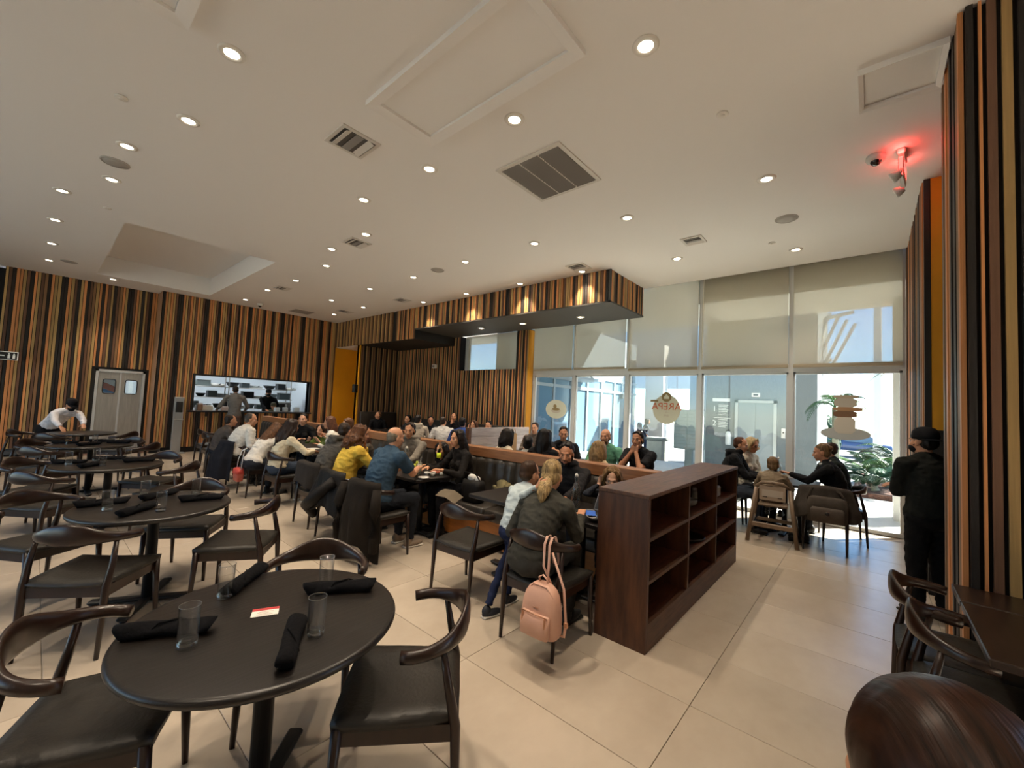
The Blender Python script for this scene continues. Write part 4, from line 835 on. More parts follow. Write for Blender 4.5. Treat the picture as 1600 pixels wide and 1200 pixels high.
# pink backpack
PINK=mat('pink_leather','#cfa28c',.42,spec=.45,bump=.06,bscale=(120,120,120),var=.05,scale=(6,6,6)); GOLD=mat('rose_gold','#c9987a',.3,metal=.8)
bp=thing('backpack','blush pink leather backpack hanging from the chair back by its straps','backpack',(2.57,1.80,0),R(2))
B0=Vector((-.335,-.185,.21))
def sup(w,h,n,e): return [(w*math.copysign(abs(math.cos(2*PI*i/n))**e,math.cos(2*PI*i/n)),h*math.copysign(abs(math.sin(2*PI*i/n))**e,math.sin(2*PI*i/n))) for i in range(n)]
def loftz(secs,n=28,e=.55,B=B0):
    v=[];f=[]
    for z,w,d,ox in secs: v+=[(B.x+ox+b_,B.y+a_,B.z+z) for a_,b_ in sup(w,d,n,e)]
    f=[(j*n+i,j*n+(i+1)%n,(j+1)*n+(i+1)%n,(j+1)*n+i) for j in range(len(secs)-1) for i in range(n)]+[tuple(range(n))[::-1],tuple((len(secs)-1)*n+i for i in range(n))]
    return MB().add(v,f,0,True)
loftz([(0,.10,.04,0),(.006,.125,.06,0),(.03,.135,.072,0),(.12,.135,.072,0),(.2,.128,.066,0),(.25,.115,.058,.005),(.285,.095,.05,.008),(.31,.065,.035,.01),(.322,.03,.02,.012)]).build('body',PINK,bp)
loftz([(.012,.085,.02,-.072),(.02,.105,.028,-.076),(.10,.108,.03,-.074),(.145,.104,.022,-.066),(.155,.095,.012,-.06)]).build('front_pocket',PINK,bp)
MB().tube([B0+Vector((-.088,-.10,.152)),B0+Vector((-.098,0,.158)),B0+Vector((-.088,.10,.152))],.004,6).build('zip',GOLD,bp)
for s in(-1,1): MB().cbox(-.006,.004,-.006,.006,-.06,0,b=.002,T=Matrix.Translation(B0+Vector((-.094,s*.085,.15)))).build('zip_pull',GOLD,bp)
MB().tube([B0+Vector((-.02,-.125,.14)),B0+Vector((-.03,-.1,.262)),B0+Vector((-.03,-.05,.312)),B0+Vector((-.03,.05,.312)),B0+Vector((-.03,.1,.262)),B0+Vector((-.02,.125,.14))],.004,6).build('top_zip',PINK,bp)
MB().tube([B0+Vector((.02,-.03,.31)),B0+Vector((.0,-.03,.35)),B0+Vector((0,0,.37)),B0+Vector((0,.03,.35)),B0+Vector((.02,.03,.31))],[(.004,.009)]*5,8,ref=(1,0,0)).build('handle',PINK,bp)
MB().box(-.0905,-.088,-.02,.02,.183,.189,T=Matrix.Translation(B0+Vector((.018,0,.0)))).build('emblem',GOLD,bp)
rb=bow_pt(-40); 
for k,(yb,yt) in enumerate(((-.03,-.135),(.0,-.175))):
    MB().tube([B0+Vector((.055,yb,.30)),Vector((rb.x-.05,yt,.60)),Vector((rb.x-.048,yt,.745)),Vector((rb.x-.02,yt,.792)),Vector((rb.x+.02,yt,.79)),Vector((rb.x+.05,yt,.72)),Vector((rb.x+.045,yt-.02,.60))],[(.010,.003)]*7,8,ref=(1,0,0)).build('shoulder_strap',PINK,bp)
MB().tube([Vector((rb.x-.035,-.19,.70)),B0+Vector((.05,-.13,.30)),B0+Vector((.03,-.165,.10)),B0+Vector((.02,-.16,.03)),B0+Vector((.03,-.12,.02))],[(.010,.003)]*5,8,ref=(1,0,0)).build('shoulder_strap',PINK,bp)
MB().cbox(-.008,.008,-.014,.014,-.016,.016,b=.003,T=Matrix.Translation(B0+Vector((.028,-.167,.10)))).build('buckle',GOLD,bp)
# red bag on chair
rb_=thing('handbag','small coral red bag with a white strap on the elbow chair','bag',(2.55,7.72,0)); RED=mat('coral_bag','#b4584a',.5,var=.15,scale=(20,20,20))
loftz([(0,.05,.03,0),(.015,.10,.05,0),(.12,.125,.06,0),(.2,.10,.05,0),(.215,.06,.03,0)],B=Vector((-.34,-.12,.26))).build('body',RED,rb_)
loftz([(.13,.128,.064,0),(.2,.108,.055,0),(.22,.06,.03,0)],B=Vector((-.345,-.12,.26))).build('flap',mat('coral_flap','#c4453b',.5),rb_)
MB().tube([(-.34,-.22,.46),(-.32,-.2,.62),(-.29,-.16,.76),(-.25,-.13,.78),(-.29,-.05,.74),(-.33,-.03,.6),(-.34,-.02,.46)],[(.012,.003)]*7,8,ref=(1,0,0)).build('strap',WHITE,rb_)
# paper bags
KR=mat('kraft_paper','#b08a5e',.8,var=.08,scale=(5,5,5))
def paper_bag(x,y,z,w,d,h,rz,label):
    t=thing('paper_bag',label,'bag',(x,y,z),R(rz)); m=MB(); m.box(-w,w,-d,d,0,.002)
    for a in((-w,-w+.003,-d,d),(w-.003,w,-d,d),(-w,w,-d,-d+.003),(-w,w,d-.003,d)): m.box(*a,0,h)
    m.build('body',KR,t)
    for s in(-1,1): MB().tube([(-w*.4,s*d,h-.01),(-w*.36,s*d,h+.07),(0,s*d,h+.1),(w*.36,s*d,h+.07),(w*.4,s*d,h-.01)],.004,6,ref=(0,1,0)).build('handle',KR,t)
paper_bag(2.72,10.5,.47,.13,.18,.30,0,'brown paper bag with handles on the empty chair near the kitchen'); paper_bag(6.35,5.55,.75,.10,.14,.36,10,'brown paper bag standing before the forehead of the far guest')
rect_table(6.05,6.7,4.9,5.8,'dark table with a brown paper bag by the yellow window edge')
# clothes pile and black bag on banquette
pv=thing('clothes_pile','khaki and red clothes heaped on the leather banquette','clothes',(3.72,3.25,.46)); KH=fabric('#6d6446'); RDF=fabric('#7a1d22')
def heap(seed,m,c,s):
    rg=random.Random(seed); b=MB()
    for k in range(9):
        P=[Vector(c)+Vector((rg.uniform(-1,1)*s[0],rg.uniform(-1,1)*s[1],rg.uniform(.1,1)*s[2])) for _ in range(4)]
        b.tube(P,[(.05,.03),(.07,.035),(.06,.03),(.03,.02)],10)
    return b
JOBS_LATE=[]
khp=heap(4,KH,(.05,0,.05),(.13,.2,.22)); khp.build('khaki_jacket',KH,pv); heap(9,RDF,(0,-.22,.05),(.1,.07,.16)).build('red_scarf',RDF,pv)
bb=thing('tote_bag','black tote bag with white tissue sticking out on the banquette','bag',(3.62,3.70,.46)); loftz([(0,.12,.07,0),(.02,.15,.09,0),(.2,.16,.09,0),(.27,.14,.07,0)],B=Vector((0,0,0))).build('body',BLKJ,bb)
MB().ell((0,.03,.29),(.05,.06,.05)).ell((.02,-.05,.28),(.03,.04,.04)).build('tissue',WHITE,bb); MB().tube([(.0,-.12,.25),(-.06,-.1,.36),(-.06,.1,.36),(0,.12,.25)],.008,8,ref=(1,0,0)).build('handle',BLKJ,bb)
# high chair
HW=mat('highchair_wood','#7d6a56',.5,var=.2,scale=(20,20,4))
hc=thing('high_chair','pale wooden restaurant high chair with the toddler in it','high chair',(6.72,1.0,0),R(5))
for sx,sy in((-1,-1),(-1,1),(1,-1),(1,1)):
    MB().tube([(sx*.25,sy*.28,0),(sx*.16,sy*.19,.72 if sx<0 else .66)],[(.024,.026),(.022,.024)],10).build('leg',HW,hc)
MB().cbox(-.232,-.2,-.25,.25,.20,.26,b=.01).build('rail',HW,hc); MB().cbox(.2,.232,-.25,.25,.20,.25,b=.01).build('rail',HW,hc)
for s in(-1,1): MB().cbox(-.2,.2,s*.235-.014,s*.235+.014,.24,.28,b=.008).build('rail',HW,hc); MB().cbox(-.17,.2,s*.19-.016,s*.19+.016,.66,.70,b=.01).build('armrest',HW,hc)
MB().cbox(-.15,.16,-.17,.17,.47,.50,b=.01).build('seat',HW,hc)
MB().tube([(-.15,-.2,.72),(-.19,-.12,.79),(-.2,0,.80),(-.19,.12,.79),(-.15,.2,.72)],[(.018,.022)]*5,10).build('back_rail',HW,hc); MB().cbox(-.195,-.18,-.15,.15,.56,.76,b=.006).build('back_panel',mat('highchair_panel','#a49483',.5),hc)
MB().box(-.1975,-.195,-.12,.12,.61,.70).build('plate_label',mat('plate_pale','#b9b0a4',.5),hc)
for s in(-1,1): MB().cbox(-.199,-.196,s*.085-.025,s*.085+.025,.60,.612,b=.001).build('slot',BLACK,hc)
MB().tube([(-.1,-.12,.5),(-.02,0,.42),(.05,.1,.36)],[(.018,.003)]*3,6).build('strap',BLACK,hc)
# grey diaper bag on chair
gb=thing('shoulder_bag','bulky grey fabric bag with a round badge hanging beside the toddler','bag',(6.54,.40,0),R(4)); GB=fabric('#4b453f')
loftz([(0,.17,.05,0),(.02,.2,.07,0),(.2,.21,.075,0),(.29,.19,.06,0),(.31,.15,.04,0)],B=Vector((0,0,.40))).build('body',GB,gb); loftz([(.05,.16,.03,-.07),(.2,.17,.035,-.075),(.23,.15,.02,-.07)],B=Vector((0,0,.36))).build('front_pocket',fabric('#57504a'),gb)
MB().lathe([(.025,0),(.02,.008)],14,T=Matrix.Translation((-.108,0,.52))@Matrix.Rotation(-PI/2,4,'Y')).build('badge',BLACK,gb); MB().tube([(0,.2,.66),(.06,.16,.80),(.12,.05,.82),(.06,-.12,.78),(0,-.2,.66)],[(.016,.004)]*5,8,ref=(1,0,0)).build('strap',GB,gb)

t=thing('paper_sheet','tan paper sheet draped over the knees of the woman in black','paper',(3.30,3.78,.60),R(20)); v=[];f=[]
for j in range(7):
    for i in range(7): x=-.11+.22*i/6; y=-.14+.26*j/6; v.append((x,y,-.5*max(0,-y-.02)-.25*max(0,-x-.02)+.012*math.sin(9*x+5*y)))
for j in range(6):
    for i in range(6): a=j*7+i; f.append((a,a+1,a+8,a+7))
MB().add(v,f,0,True).build('sheet',mat('tan_sheet','#655a49',.85),t)
# ---------------------------------------------------------------- swing doors
dd=thing('kitchen_door','stainless steel double swing kitchen doors with two rounded windows','door',(0,WL2,0))
fr=MB().box(DX0,DX0+.05,-.03,.12,0,DZ).box(DX1-.05,DX1,-.03,.12,0,DZ).box(DX0,DX1,-.03,.12,DZ-.05,DZ); fr.build('frame',ALU,dd)
for k,(x0,x1) in enumerate(((DX0+.055,(DX0+DX1)/2-.004),((DX0+DX1)/2+.004,DX1-.055))):
    cx=(x0+x1)/2; wz0,wz1=1.50,1.86; hw=.115
    lf=MB().box(x0,cx-hw,0,.04,.01,DZ-.055).box(cx+hw,x1,0,.04,.01,DZ-.055).box(cx-hw,cx+hw,0,.04,.01,wz0).box(cx-hw,cx+hw,0,.04,wz1,DZ-.055).build('door_leaf',STEEL,dd)
    n=24; pts=[(cx+hw*max(-1,min(1,1.3*math.cos(2*PI*i/n))),(wz0+wz1)/2+.18*max(-1,min(1,1.3*math.sin(2*PI*i/n)))) for i in range(n+1)]
    MB().tube([(p[0],-.006,p[1]) for p in pts],.011,8,ref=(0,1,0),caps=False).build('window_gasket',BLACK,lf)
    MB().box(cx-hw,cx+hw,.015,.022,wz0,wz1).build('window_pane',PANE,lf)
    MB().box(x0+.02,x1-.02,-.004,0,.02,.3).build('kick_plate',ALU,lf)
MB().cbox((DX0+DX1)/2-.02,(DX0+DX1)/2+.02,-.012,.0,.02,DZ-.06,b=.004).build('meeting_strip',ALU,dd)
# things glimpsed beyond the door windows
t=thing('kitchen_poster','red and blue striped panel seen through the left door window','poster',(1.22,15.4,1.6))
for i,c in enumerate(('#2f7fc4','#2f7fc4','#9a3b3b','#cfd6da')): MB().box(-.3,.3,0,.02,-.3+.15*i,-.15+.15*i,T=Matrix.Rotation(R(25),4,'Y')).build('stripe',mat('stripe'+c,c,.5),t)
# ---------------------------------------------------------------- open kitchen
KW=mat('kitchen_wall','#dfe6ea',.5); 
struct(MB().box(BX-1.9,6.7,17.6,17.7,0,3).box(6.0+.6,6.7,WY+.16,17.6,0,3).box(-.1,0,15,17.6,0,3).build('wall_kitchen',KW)); struct(MB().box(-.1,6.7,WL2+.12,17.7,3.0,3.05).build('ceiling_kitchen',KW)); struct(MB().box(-.1,6.7,WY+.16,17.7,-.05,0).build('floor_kitchen',mat('kitchen_floor','#8b6a58',.5)))
for i,x in enumerate((1.2,3.3,5.3)):
    t=thing('kitchen_light','%s bright flat light panel on the kitchen ceiling'%ORD[i],'light',(x,15.9,3.0),0,'kitchen ceiling panels'); MB().box(-.32,.32,-.62,.62,-.02,0).build('frame',WHITE,t); MB().box(-.3,.3,-.6,.6,-.024,-.02).build('diffuser',mat('panel_light',(.86,.94,1),.5,emit=11),t)
cf=struct(MB().box(KX0-.06,KX0,WY-.06,WY+.2,KZ0-.04,KZ1+.04).box(KX1,KX1+.06,WY-.06,WY+.2,KZ0-.04,KZ1+.04).box(KX0,KX1,WY-.06,WY+.2,KZ1,KZ1+.04).build('trim_3',BLK))
ct=thing('pass_counter','black slab counter of the kitchen pass window','counter',(0,0,0)); MB().cbox(KX0-.14,KX1+.05,WY-.22,WY+.36,KZ0-.045,KZ0,b=.006).build('counter_top',mat('pass_black','#232323',.3),ct)
for x in(KX0+.3,(KX0+KX1)/2,KX1-.3): MB().box(x-.015,x+.015,WY-.18,WY-.01,KZ0-.16,KZ0-.045).build('bracket',BLACK,ct)
rk=thing('shelf_rack','stainless wire rack holding kitchen ware behind the pass','rack',(4.4,15.9,0))
for x in(-1.9,-.3,1.6):
    for y in(-.2,.2): MB().cap((x,y,0),(x,y,2.2),.016,.016,8).build('upright',STEEL,rk)
for z in(.75,1.16,1.50,1.84): MB().cbox(-1.95,1.65,-.24,.24,z-.02,z,b=.004).build('rack_shelf',STEEL,rk)
pr=thing('prep_table','steel prep table behind the pass counter','table',(4.4,15.3,0)); MB().cbox(-1.4,1.5,-.3,.3,.88,.92,b=.005).build('table_top',STEEL,pr)
for x in(-1.3,1.4):
    for y in(-.25,.25): MB().cap((x,y,0),(x,y,.88),.02,.02,8).build('leg',STEEL,pr)
rg=random.Random(11); KG=[mat('kit_'+c,c,.4) for c in('#8a9293','#5f6a6d','#c9cdcb','#23262a','#9aa7a5','#efe9df')]
k=0
for z in(1.16,1.50,1.84):
    x=-1.78
    while x<1.5:
        w=rg.uniform(.12,.2); h=rg.uniform(.13,.25); m=KG[k%6] if k%4 else KG[3]; kind=k%3
        nm=['mixing bowl','food container','lidded pan'][kind]; col=['grey','slate','white','black','pale','cream'][k%6 if k%4 else 3]
        t=thing(['mixing_bowl','food_container','pan'][kind],'%s %s, %s from the left on the %s kitchen rack shelf'%(col,nm,ORD[min(11,int((x+1.78)/.32))],{1.16:'lower',1.50:'middle',1.84:'upper'}[z]),nm.split()[-1],(4.4+x+w,15.9,z),0,'kitchen ware on the rack')
        if kind==0: MB().lathe([(w*.5,0),(w*.85,h*.4),(w,h*.7),(w*.96,h*.7),(w*.4,.02)],16).build('bowl',m,t)
        elif kind==1: MB().cbox(-w,w,-.14,.14,0,h,b=.012).build('tub',m,t); MB().cbox(-w-.006,w+.006,-.146,.146,h,h+.02,b=.005).build('lid',KG[2],t)
        else: MB().lathe([(w*.9,0),(w,.02),(w,h*.5),(w*.96,h*.5),(w*.9,.02)],18).build('pot',m,t); MB().cap((0,-w,h*.4),(0,-w-.12,h*.45),.012,.012,8).build('handle',KG[3],t)
        x+=2*w+.03; k+=1
for i,(x,y,w,h,c,l) in enumerate([(3.15,14.2,.2,.14,'#d9d2c4','stack of white folded cloths on the pass counter, left end'),(3.02,14.1,.06,.2,'#8b6b55','brown wooden box at the far left of the pass counter'),(3.62,14.15,.1,.12,'#c9b9b4','pale square caddy beside the cloths on the pass'),(5.05,14.2,.07,.13,'#c9d3d8','clear square container on the pass counter right of the cook'),(5.3,14.22,.06,.14,'#b9c4ca','second clear container on the pass counter'),(5.62,14.18,.08,.15,'#c1cbd0','larger clear container at the right end of the pass')]):
    t=thing('container',l,'container',(x,y,KZ0)); MB().cbox(-w,w,-.08,.08,0,h,b=.01).build('body',mat('cont%d'%i,c,.35),t); MB().cbox(-w-.004,w+.004,-.084,.084,h*.86,h*.93,b=.003).build('rim',KG[2],t)
t=thing('microwave','grey boxy oven with a dark door on the kitchen prep table','oven',(5.5,15.3,.92)); MB().cbox(-.3,.3,-.22,.22,0,.5,b=.015).build('housing',STEEL,t); MB().box(-.26,.1,-.226,-.22,.06,.44).build('door_glass',BLACK,t); MB().cap((.13,-.25,.08),(.13,-.25,.42),.012,.012,8).build('handle',ALU,t)
# ---------------------------------------------------------------- people
JOBS=[]
def job(mb,name,mats,parent,vox,smooth=4,zone=None): JOBS.append((mb,name,mats if isinstance(mats,list) else [mats],parent,vox,smooth,zone))
def run_jobs():
    tmp=[]
    for mb,name,mats,parent,vox,smooth,zone in JOBS:
        o=bpy.data.objects.new('tmp',mb.mesh('tmp',[])); COL.objects.link(o)
        r=o.modifiers.new('r','REMESH'); r.mode='VOXEL'; r.voxel_size=vox; r.use_smooth_shade=True
        if smooth: s=o.modifiers.new('s','SMOOTH'); s.factor=.5; s.iterations=smooth
        tmp.append(o)
    dg=bpy.context.evaluated_depsgraph_get(); dg.update()
    for o,(mb,name,mats,parent,vox,smooth,zone) in zip(tmp,JOBS):
        me=bpy.data.meshes.new_from_object(o.evaluated_get(dg)); me.name=name; me.materials.clear()
        for q in mats: me.materials.append(q)
        if name in('hair','beard'):
            n_=len(me.vertices); co=np.empty(n_*3,np.float32); no=np.empty(n_*3,np.float32); me.vertices.foreach_get('co',co); me.vertex_normals.foreach_get('vector',no)
            c3=co.reshape(-1,3); am=.0028 if name=='beard' else (.0012 if 'fore' in parent['label'] and 'crown' in parent['label'] else .0052)
            d_=np.array([noise.noise((x*70,y*70,z*11))+.9*noise.noise((x*24+5,y*24,z*9)) for x,y,z in c3.tolist()],np.float32)*am
            me.vertices.foreach_set('co',(c3+no.reshape(-1,3)*d_[:,None]).ravel()); me.update()
        if name in('shirt','trousers'):
            n_=len(me.vertices); co=np.empty(n_*3,np.float32); no=np.empty(n_*3,np.float32); me.vertices.foreach_get('co',co); me.vertex_normals.foreach_get('vector',no)
            c3=co.reshape(-1,3); sd=(len(parent['label'])*7%97)*.37; k1=11 if name=='shirt' else 9
            d_=np.array([1-2.2*abs(noise.noise((x*k1+sd,y*k1,z*k1*1.7+.6*x*k1)))-.8*abs(noise.noise((x*26,y*26+sd,z*34))) for x,y,z in c3.tolist()],np.float32)*.0065
            me.vertices.foreach_set('co',(c3+no.reshape(-1,3)*(d_[:,None]-.002)).ravel()); me.update()
        q=bpy.data.objects.new(name,me); COL.objects.link(q); q.parent=parent
    for o in tmp: m=o.data; bpy.data.objects.remove(o); bpy.data.meshes.remove(m)
    JOBS.clear()
EYEW=mat('eye_white','#94867b',.35); EYED=mat('iris_dark','#2a1a12',.2,spec=.7); LIP={}
def head_prims(b,H,fem):
    def E(c,r,rot=None): b.ell(H@Vector(c),r,(H.to_3x3() if rot is None else H.to_3x3()@rot),nu=18,nv=12)
    def C(a,c,r0,r1): b.cap(H@Vector(a),H@Vector(c),r0,r1,10)
    E((-.012,0,.035),(.094,.074,.083)); E((.034,0,-.03),(.058,.061,.085)); E((.032,0,-.078),(.048,.046 if fem else .05,.036)); E((.066,0,-.100),(.020,.022,.018))
    C((.086,0,.008),(.106,0,-.034),.008,.0125); E((.093,.012,-.038),(.011,.009,.009)); E((.093,-.012,-.038),(.011,.009,.009))
    C((.080,-.03,.021),(.080,.03,.021),.0125,.0125)
    for s in(-1,1): E((.058,s*.043,-.022),(.025,.02,.022)); E((-.004,s*.075,-.012),(.021,.008,.032),Matrix.Rotation(R(8*s),3,'Z'))
    C((.086,-.015,-.062),(.086,.015,-.062),.0085,.0085); C((.084,-.013,-.074),(.084,.013,-.074),.009,.009)
def face_bits(p,H,browm,lipm,eyes='open'):
    for s in(-1,1):
        if eyes=='open':
            e=MB(); e.ell((0,0,0),(.0108,.0112,.0095),nu=10,nv=8,m=0).ell((.0065,0,0),(.0055,.0062,.0062),nu=8,nv=6,m=1)
            o=e.build('eye',[EYEW,EYED],p); o.matrix_local=H@Matrix.Translation((.0752,s*.031,-.001))
        o=MB().tube([(.088,s*.013,.020),(.0925,s*.032,.027),(.078,s*.050,.021)],[.0035,.0042,.002],6).build('eyebrow',browm,p); o.matrix_local=H
        if eyes=='closed': o=MB().tube([(.086,s*.017,-.004),(.0885,s*.031,-.008),(.079,s*.045,-.004)],[.0025,.003,.002],6).build('eyelid',browm,p); o.matrix_local=H
    o=MB().tube([(.0885,-.022,-.067),(.0965,-.008,-.0645),(.097,0,-.066),(.0965,.008,-.0645),(.0885,.022,-.067)],[.003,.0055,.0055,.0055,.003],6).build('mouth',lipm,p); o.matrix_local=H
def hair_prims(style,H,spine,L=.3,seed=1):
    b=MB(); rg=random.Random(seed); H3=H.to_3x3()
    def E(c,r): b.ell(H@Vector(c),r,H3,nu=20,nv=14)
    dn=-spine
    if style=='bald': E((-.030,0,.012),(.0835,.0785,.066)); E((-.045,0,-.02),(.06,.074,.055)); return b
    if style=='crop': E((-.024,0,.040),(.093,.0785,.084)); E((-.05,0,-.01),(.06,.074,.062)); return b
    E((-.026,0,.047),(.094,.081,.087)); E((-.048,0,-.012),(.066,.078,.07))
    if style=='short':
        for k in range(14):
            a=rg.uniform(-1,1); q=Vector((.028+.018*rg.random(),a*.055,.110-.028*a*a)); b.cap(H@(q+Vector((-.05,0,.010))),H@(q+Vector((.008,rg.uniform(-.01,.01),.004))),.014,.009,8)
    if style in('long','curly','bob'):
        n=26; 
        for k in range(n):
            ph=R(72+216*k/(n-1)); c,s=math.cos(ph),math.sin(ph); l=L*rg.uniform(.85,1.1)
            p0=Vector((-.015+.06*c,.058*s,.085)); p1=Vector((-.018+.088*c,.086*s,.0)); pts=[H@p0,H@p1]
            w=H@p1; out=(H3@Vector((c,s*.6,0))); 
            for q in range(1,6):
                t=q/5; wob=Vector((rg.uniform(-1,1),rg.uniform(-1,1),0))*(.026 if style=='curly' else .006)
                pts.append(w+dn*l*t+out*(.022*math.sin(PI*t*.8) if style!='curly' else .05*math.sin(PI*t*.9))+wob)
            r0=.024 if style!='curly' else .030
            b.tube(pts,[r0,r0]+[r0*(1.02-.55*(q/5)**2) for q in range(1,6)],8)
        for s in(-1,1): b.tube([H@Vector((.045,s*.03,.118)),H@Vector((.055,s*.062,.07)),H@Vector((.03,s*.083,.0)),H@Vector((.02,s*.082,-.07))],[.016,.018,.020,.018],8)
    if style=='pony':
        E((-.085,0,-.015),(.035,.035,.03)); w=H@Vector((-.11,0,-.03))
        for k in range(9):
            a=2*PI*k/9; o=H3@Vector((.0,.026*math.cos(a),.0))+dn*.0; pts=[w]+[w+dn*L*t+o*(1.3*math.sin(PI*min(1,t+.12)))+H3@Vector((-.05*math.sin(PI*t*.8)+.022*math.sin(a)*math.sin(PI*t),0,0))+Vector((rg.uniform(-.006,.006),rg.uniform(-.006,.006),0)) for t in(.2,.4,.6,.8,1)]
            b.tube(pts,[.016,.022,.024,.022,.016,.007],8)
    if style=='smooth': E((-.018,0,.036),(.104,.092,.102)); E((-.035,0,-.08),(.085,.09,.12))
    if style=='bun': E((-.10,0,.05),(.042,.044,.042))
    return b
def hand(b,W,d,med,curl,vox,s=1,spread=.0):
    d=d.normalized(); med=(med-d*med.dot(d)).normalized(); pn=d.cross(med)
    if pn.z>0: pn=-pn
    fr=(.0088 if vox<.008 else .0102)*s
    for o in(-.027,-.009,.009,.027): b.cap(W+med*o*.6*s,W+d*.088*s+med*o*s,.014*s,.0125*s,8)
    for i,(o,l) in enumerate(((.030,.066),(.0105,.076),(-.0105,.070),(-.029,.054))):
        p=W+d*.09*s+med*o*s; a1=curl*.7; a2=curl*1.5; dd=d+med*(o*spread*8)
        q=p+(dd*math.cos(a1)+pn*math.sin(a1))*l*.5*s; e=q+(dd*math.cos(a2)+pn*math.sin(a2))*l*.5*s
        b.cap(p,q,fr,fr*.95,8); b.cap(q,e,fr*.95,fr*.82,8)
    p=W+d*.022*s+med*.026*s; q=p+(d*.62+med*.72+pn*.25).normalized()*.042*s; e=q+(d*.9+med*.25+pn*.35*(1+curl)).normalized()*.034*s
    b.cap(p,q,.0125*s,.0105*s,8); b.cap(q,e,.0105*s,.009*s,8)
def ik(S,T,a,c,pole):
    d=T-S; l=d.length
    if l>(a+c)*.985: T=S+d*((a+c)*.985/l); d=T-S; l=d.length
    x=(a*a-c*c+l*l)/(2*l); h=math.sqrt(max(0,a*a-x*x)); u=d/l; p=pole-u*pole.dot(u)
    if p.length<1e-4: p=Vector((0,0,-1))
    return S+u*x+p.normalized()*h,T
PN=[0]
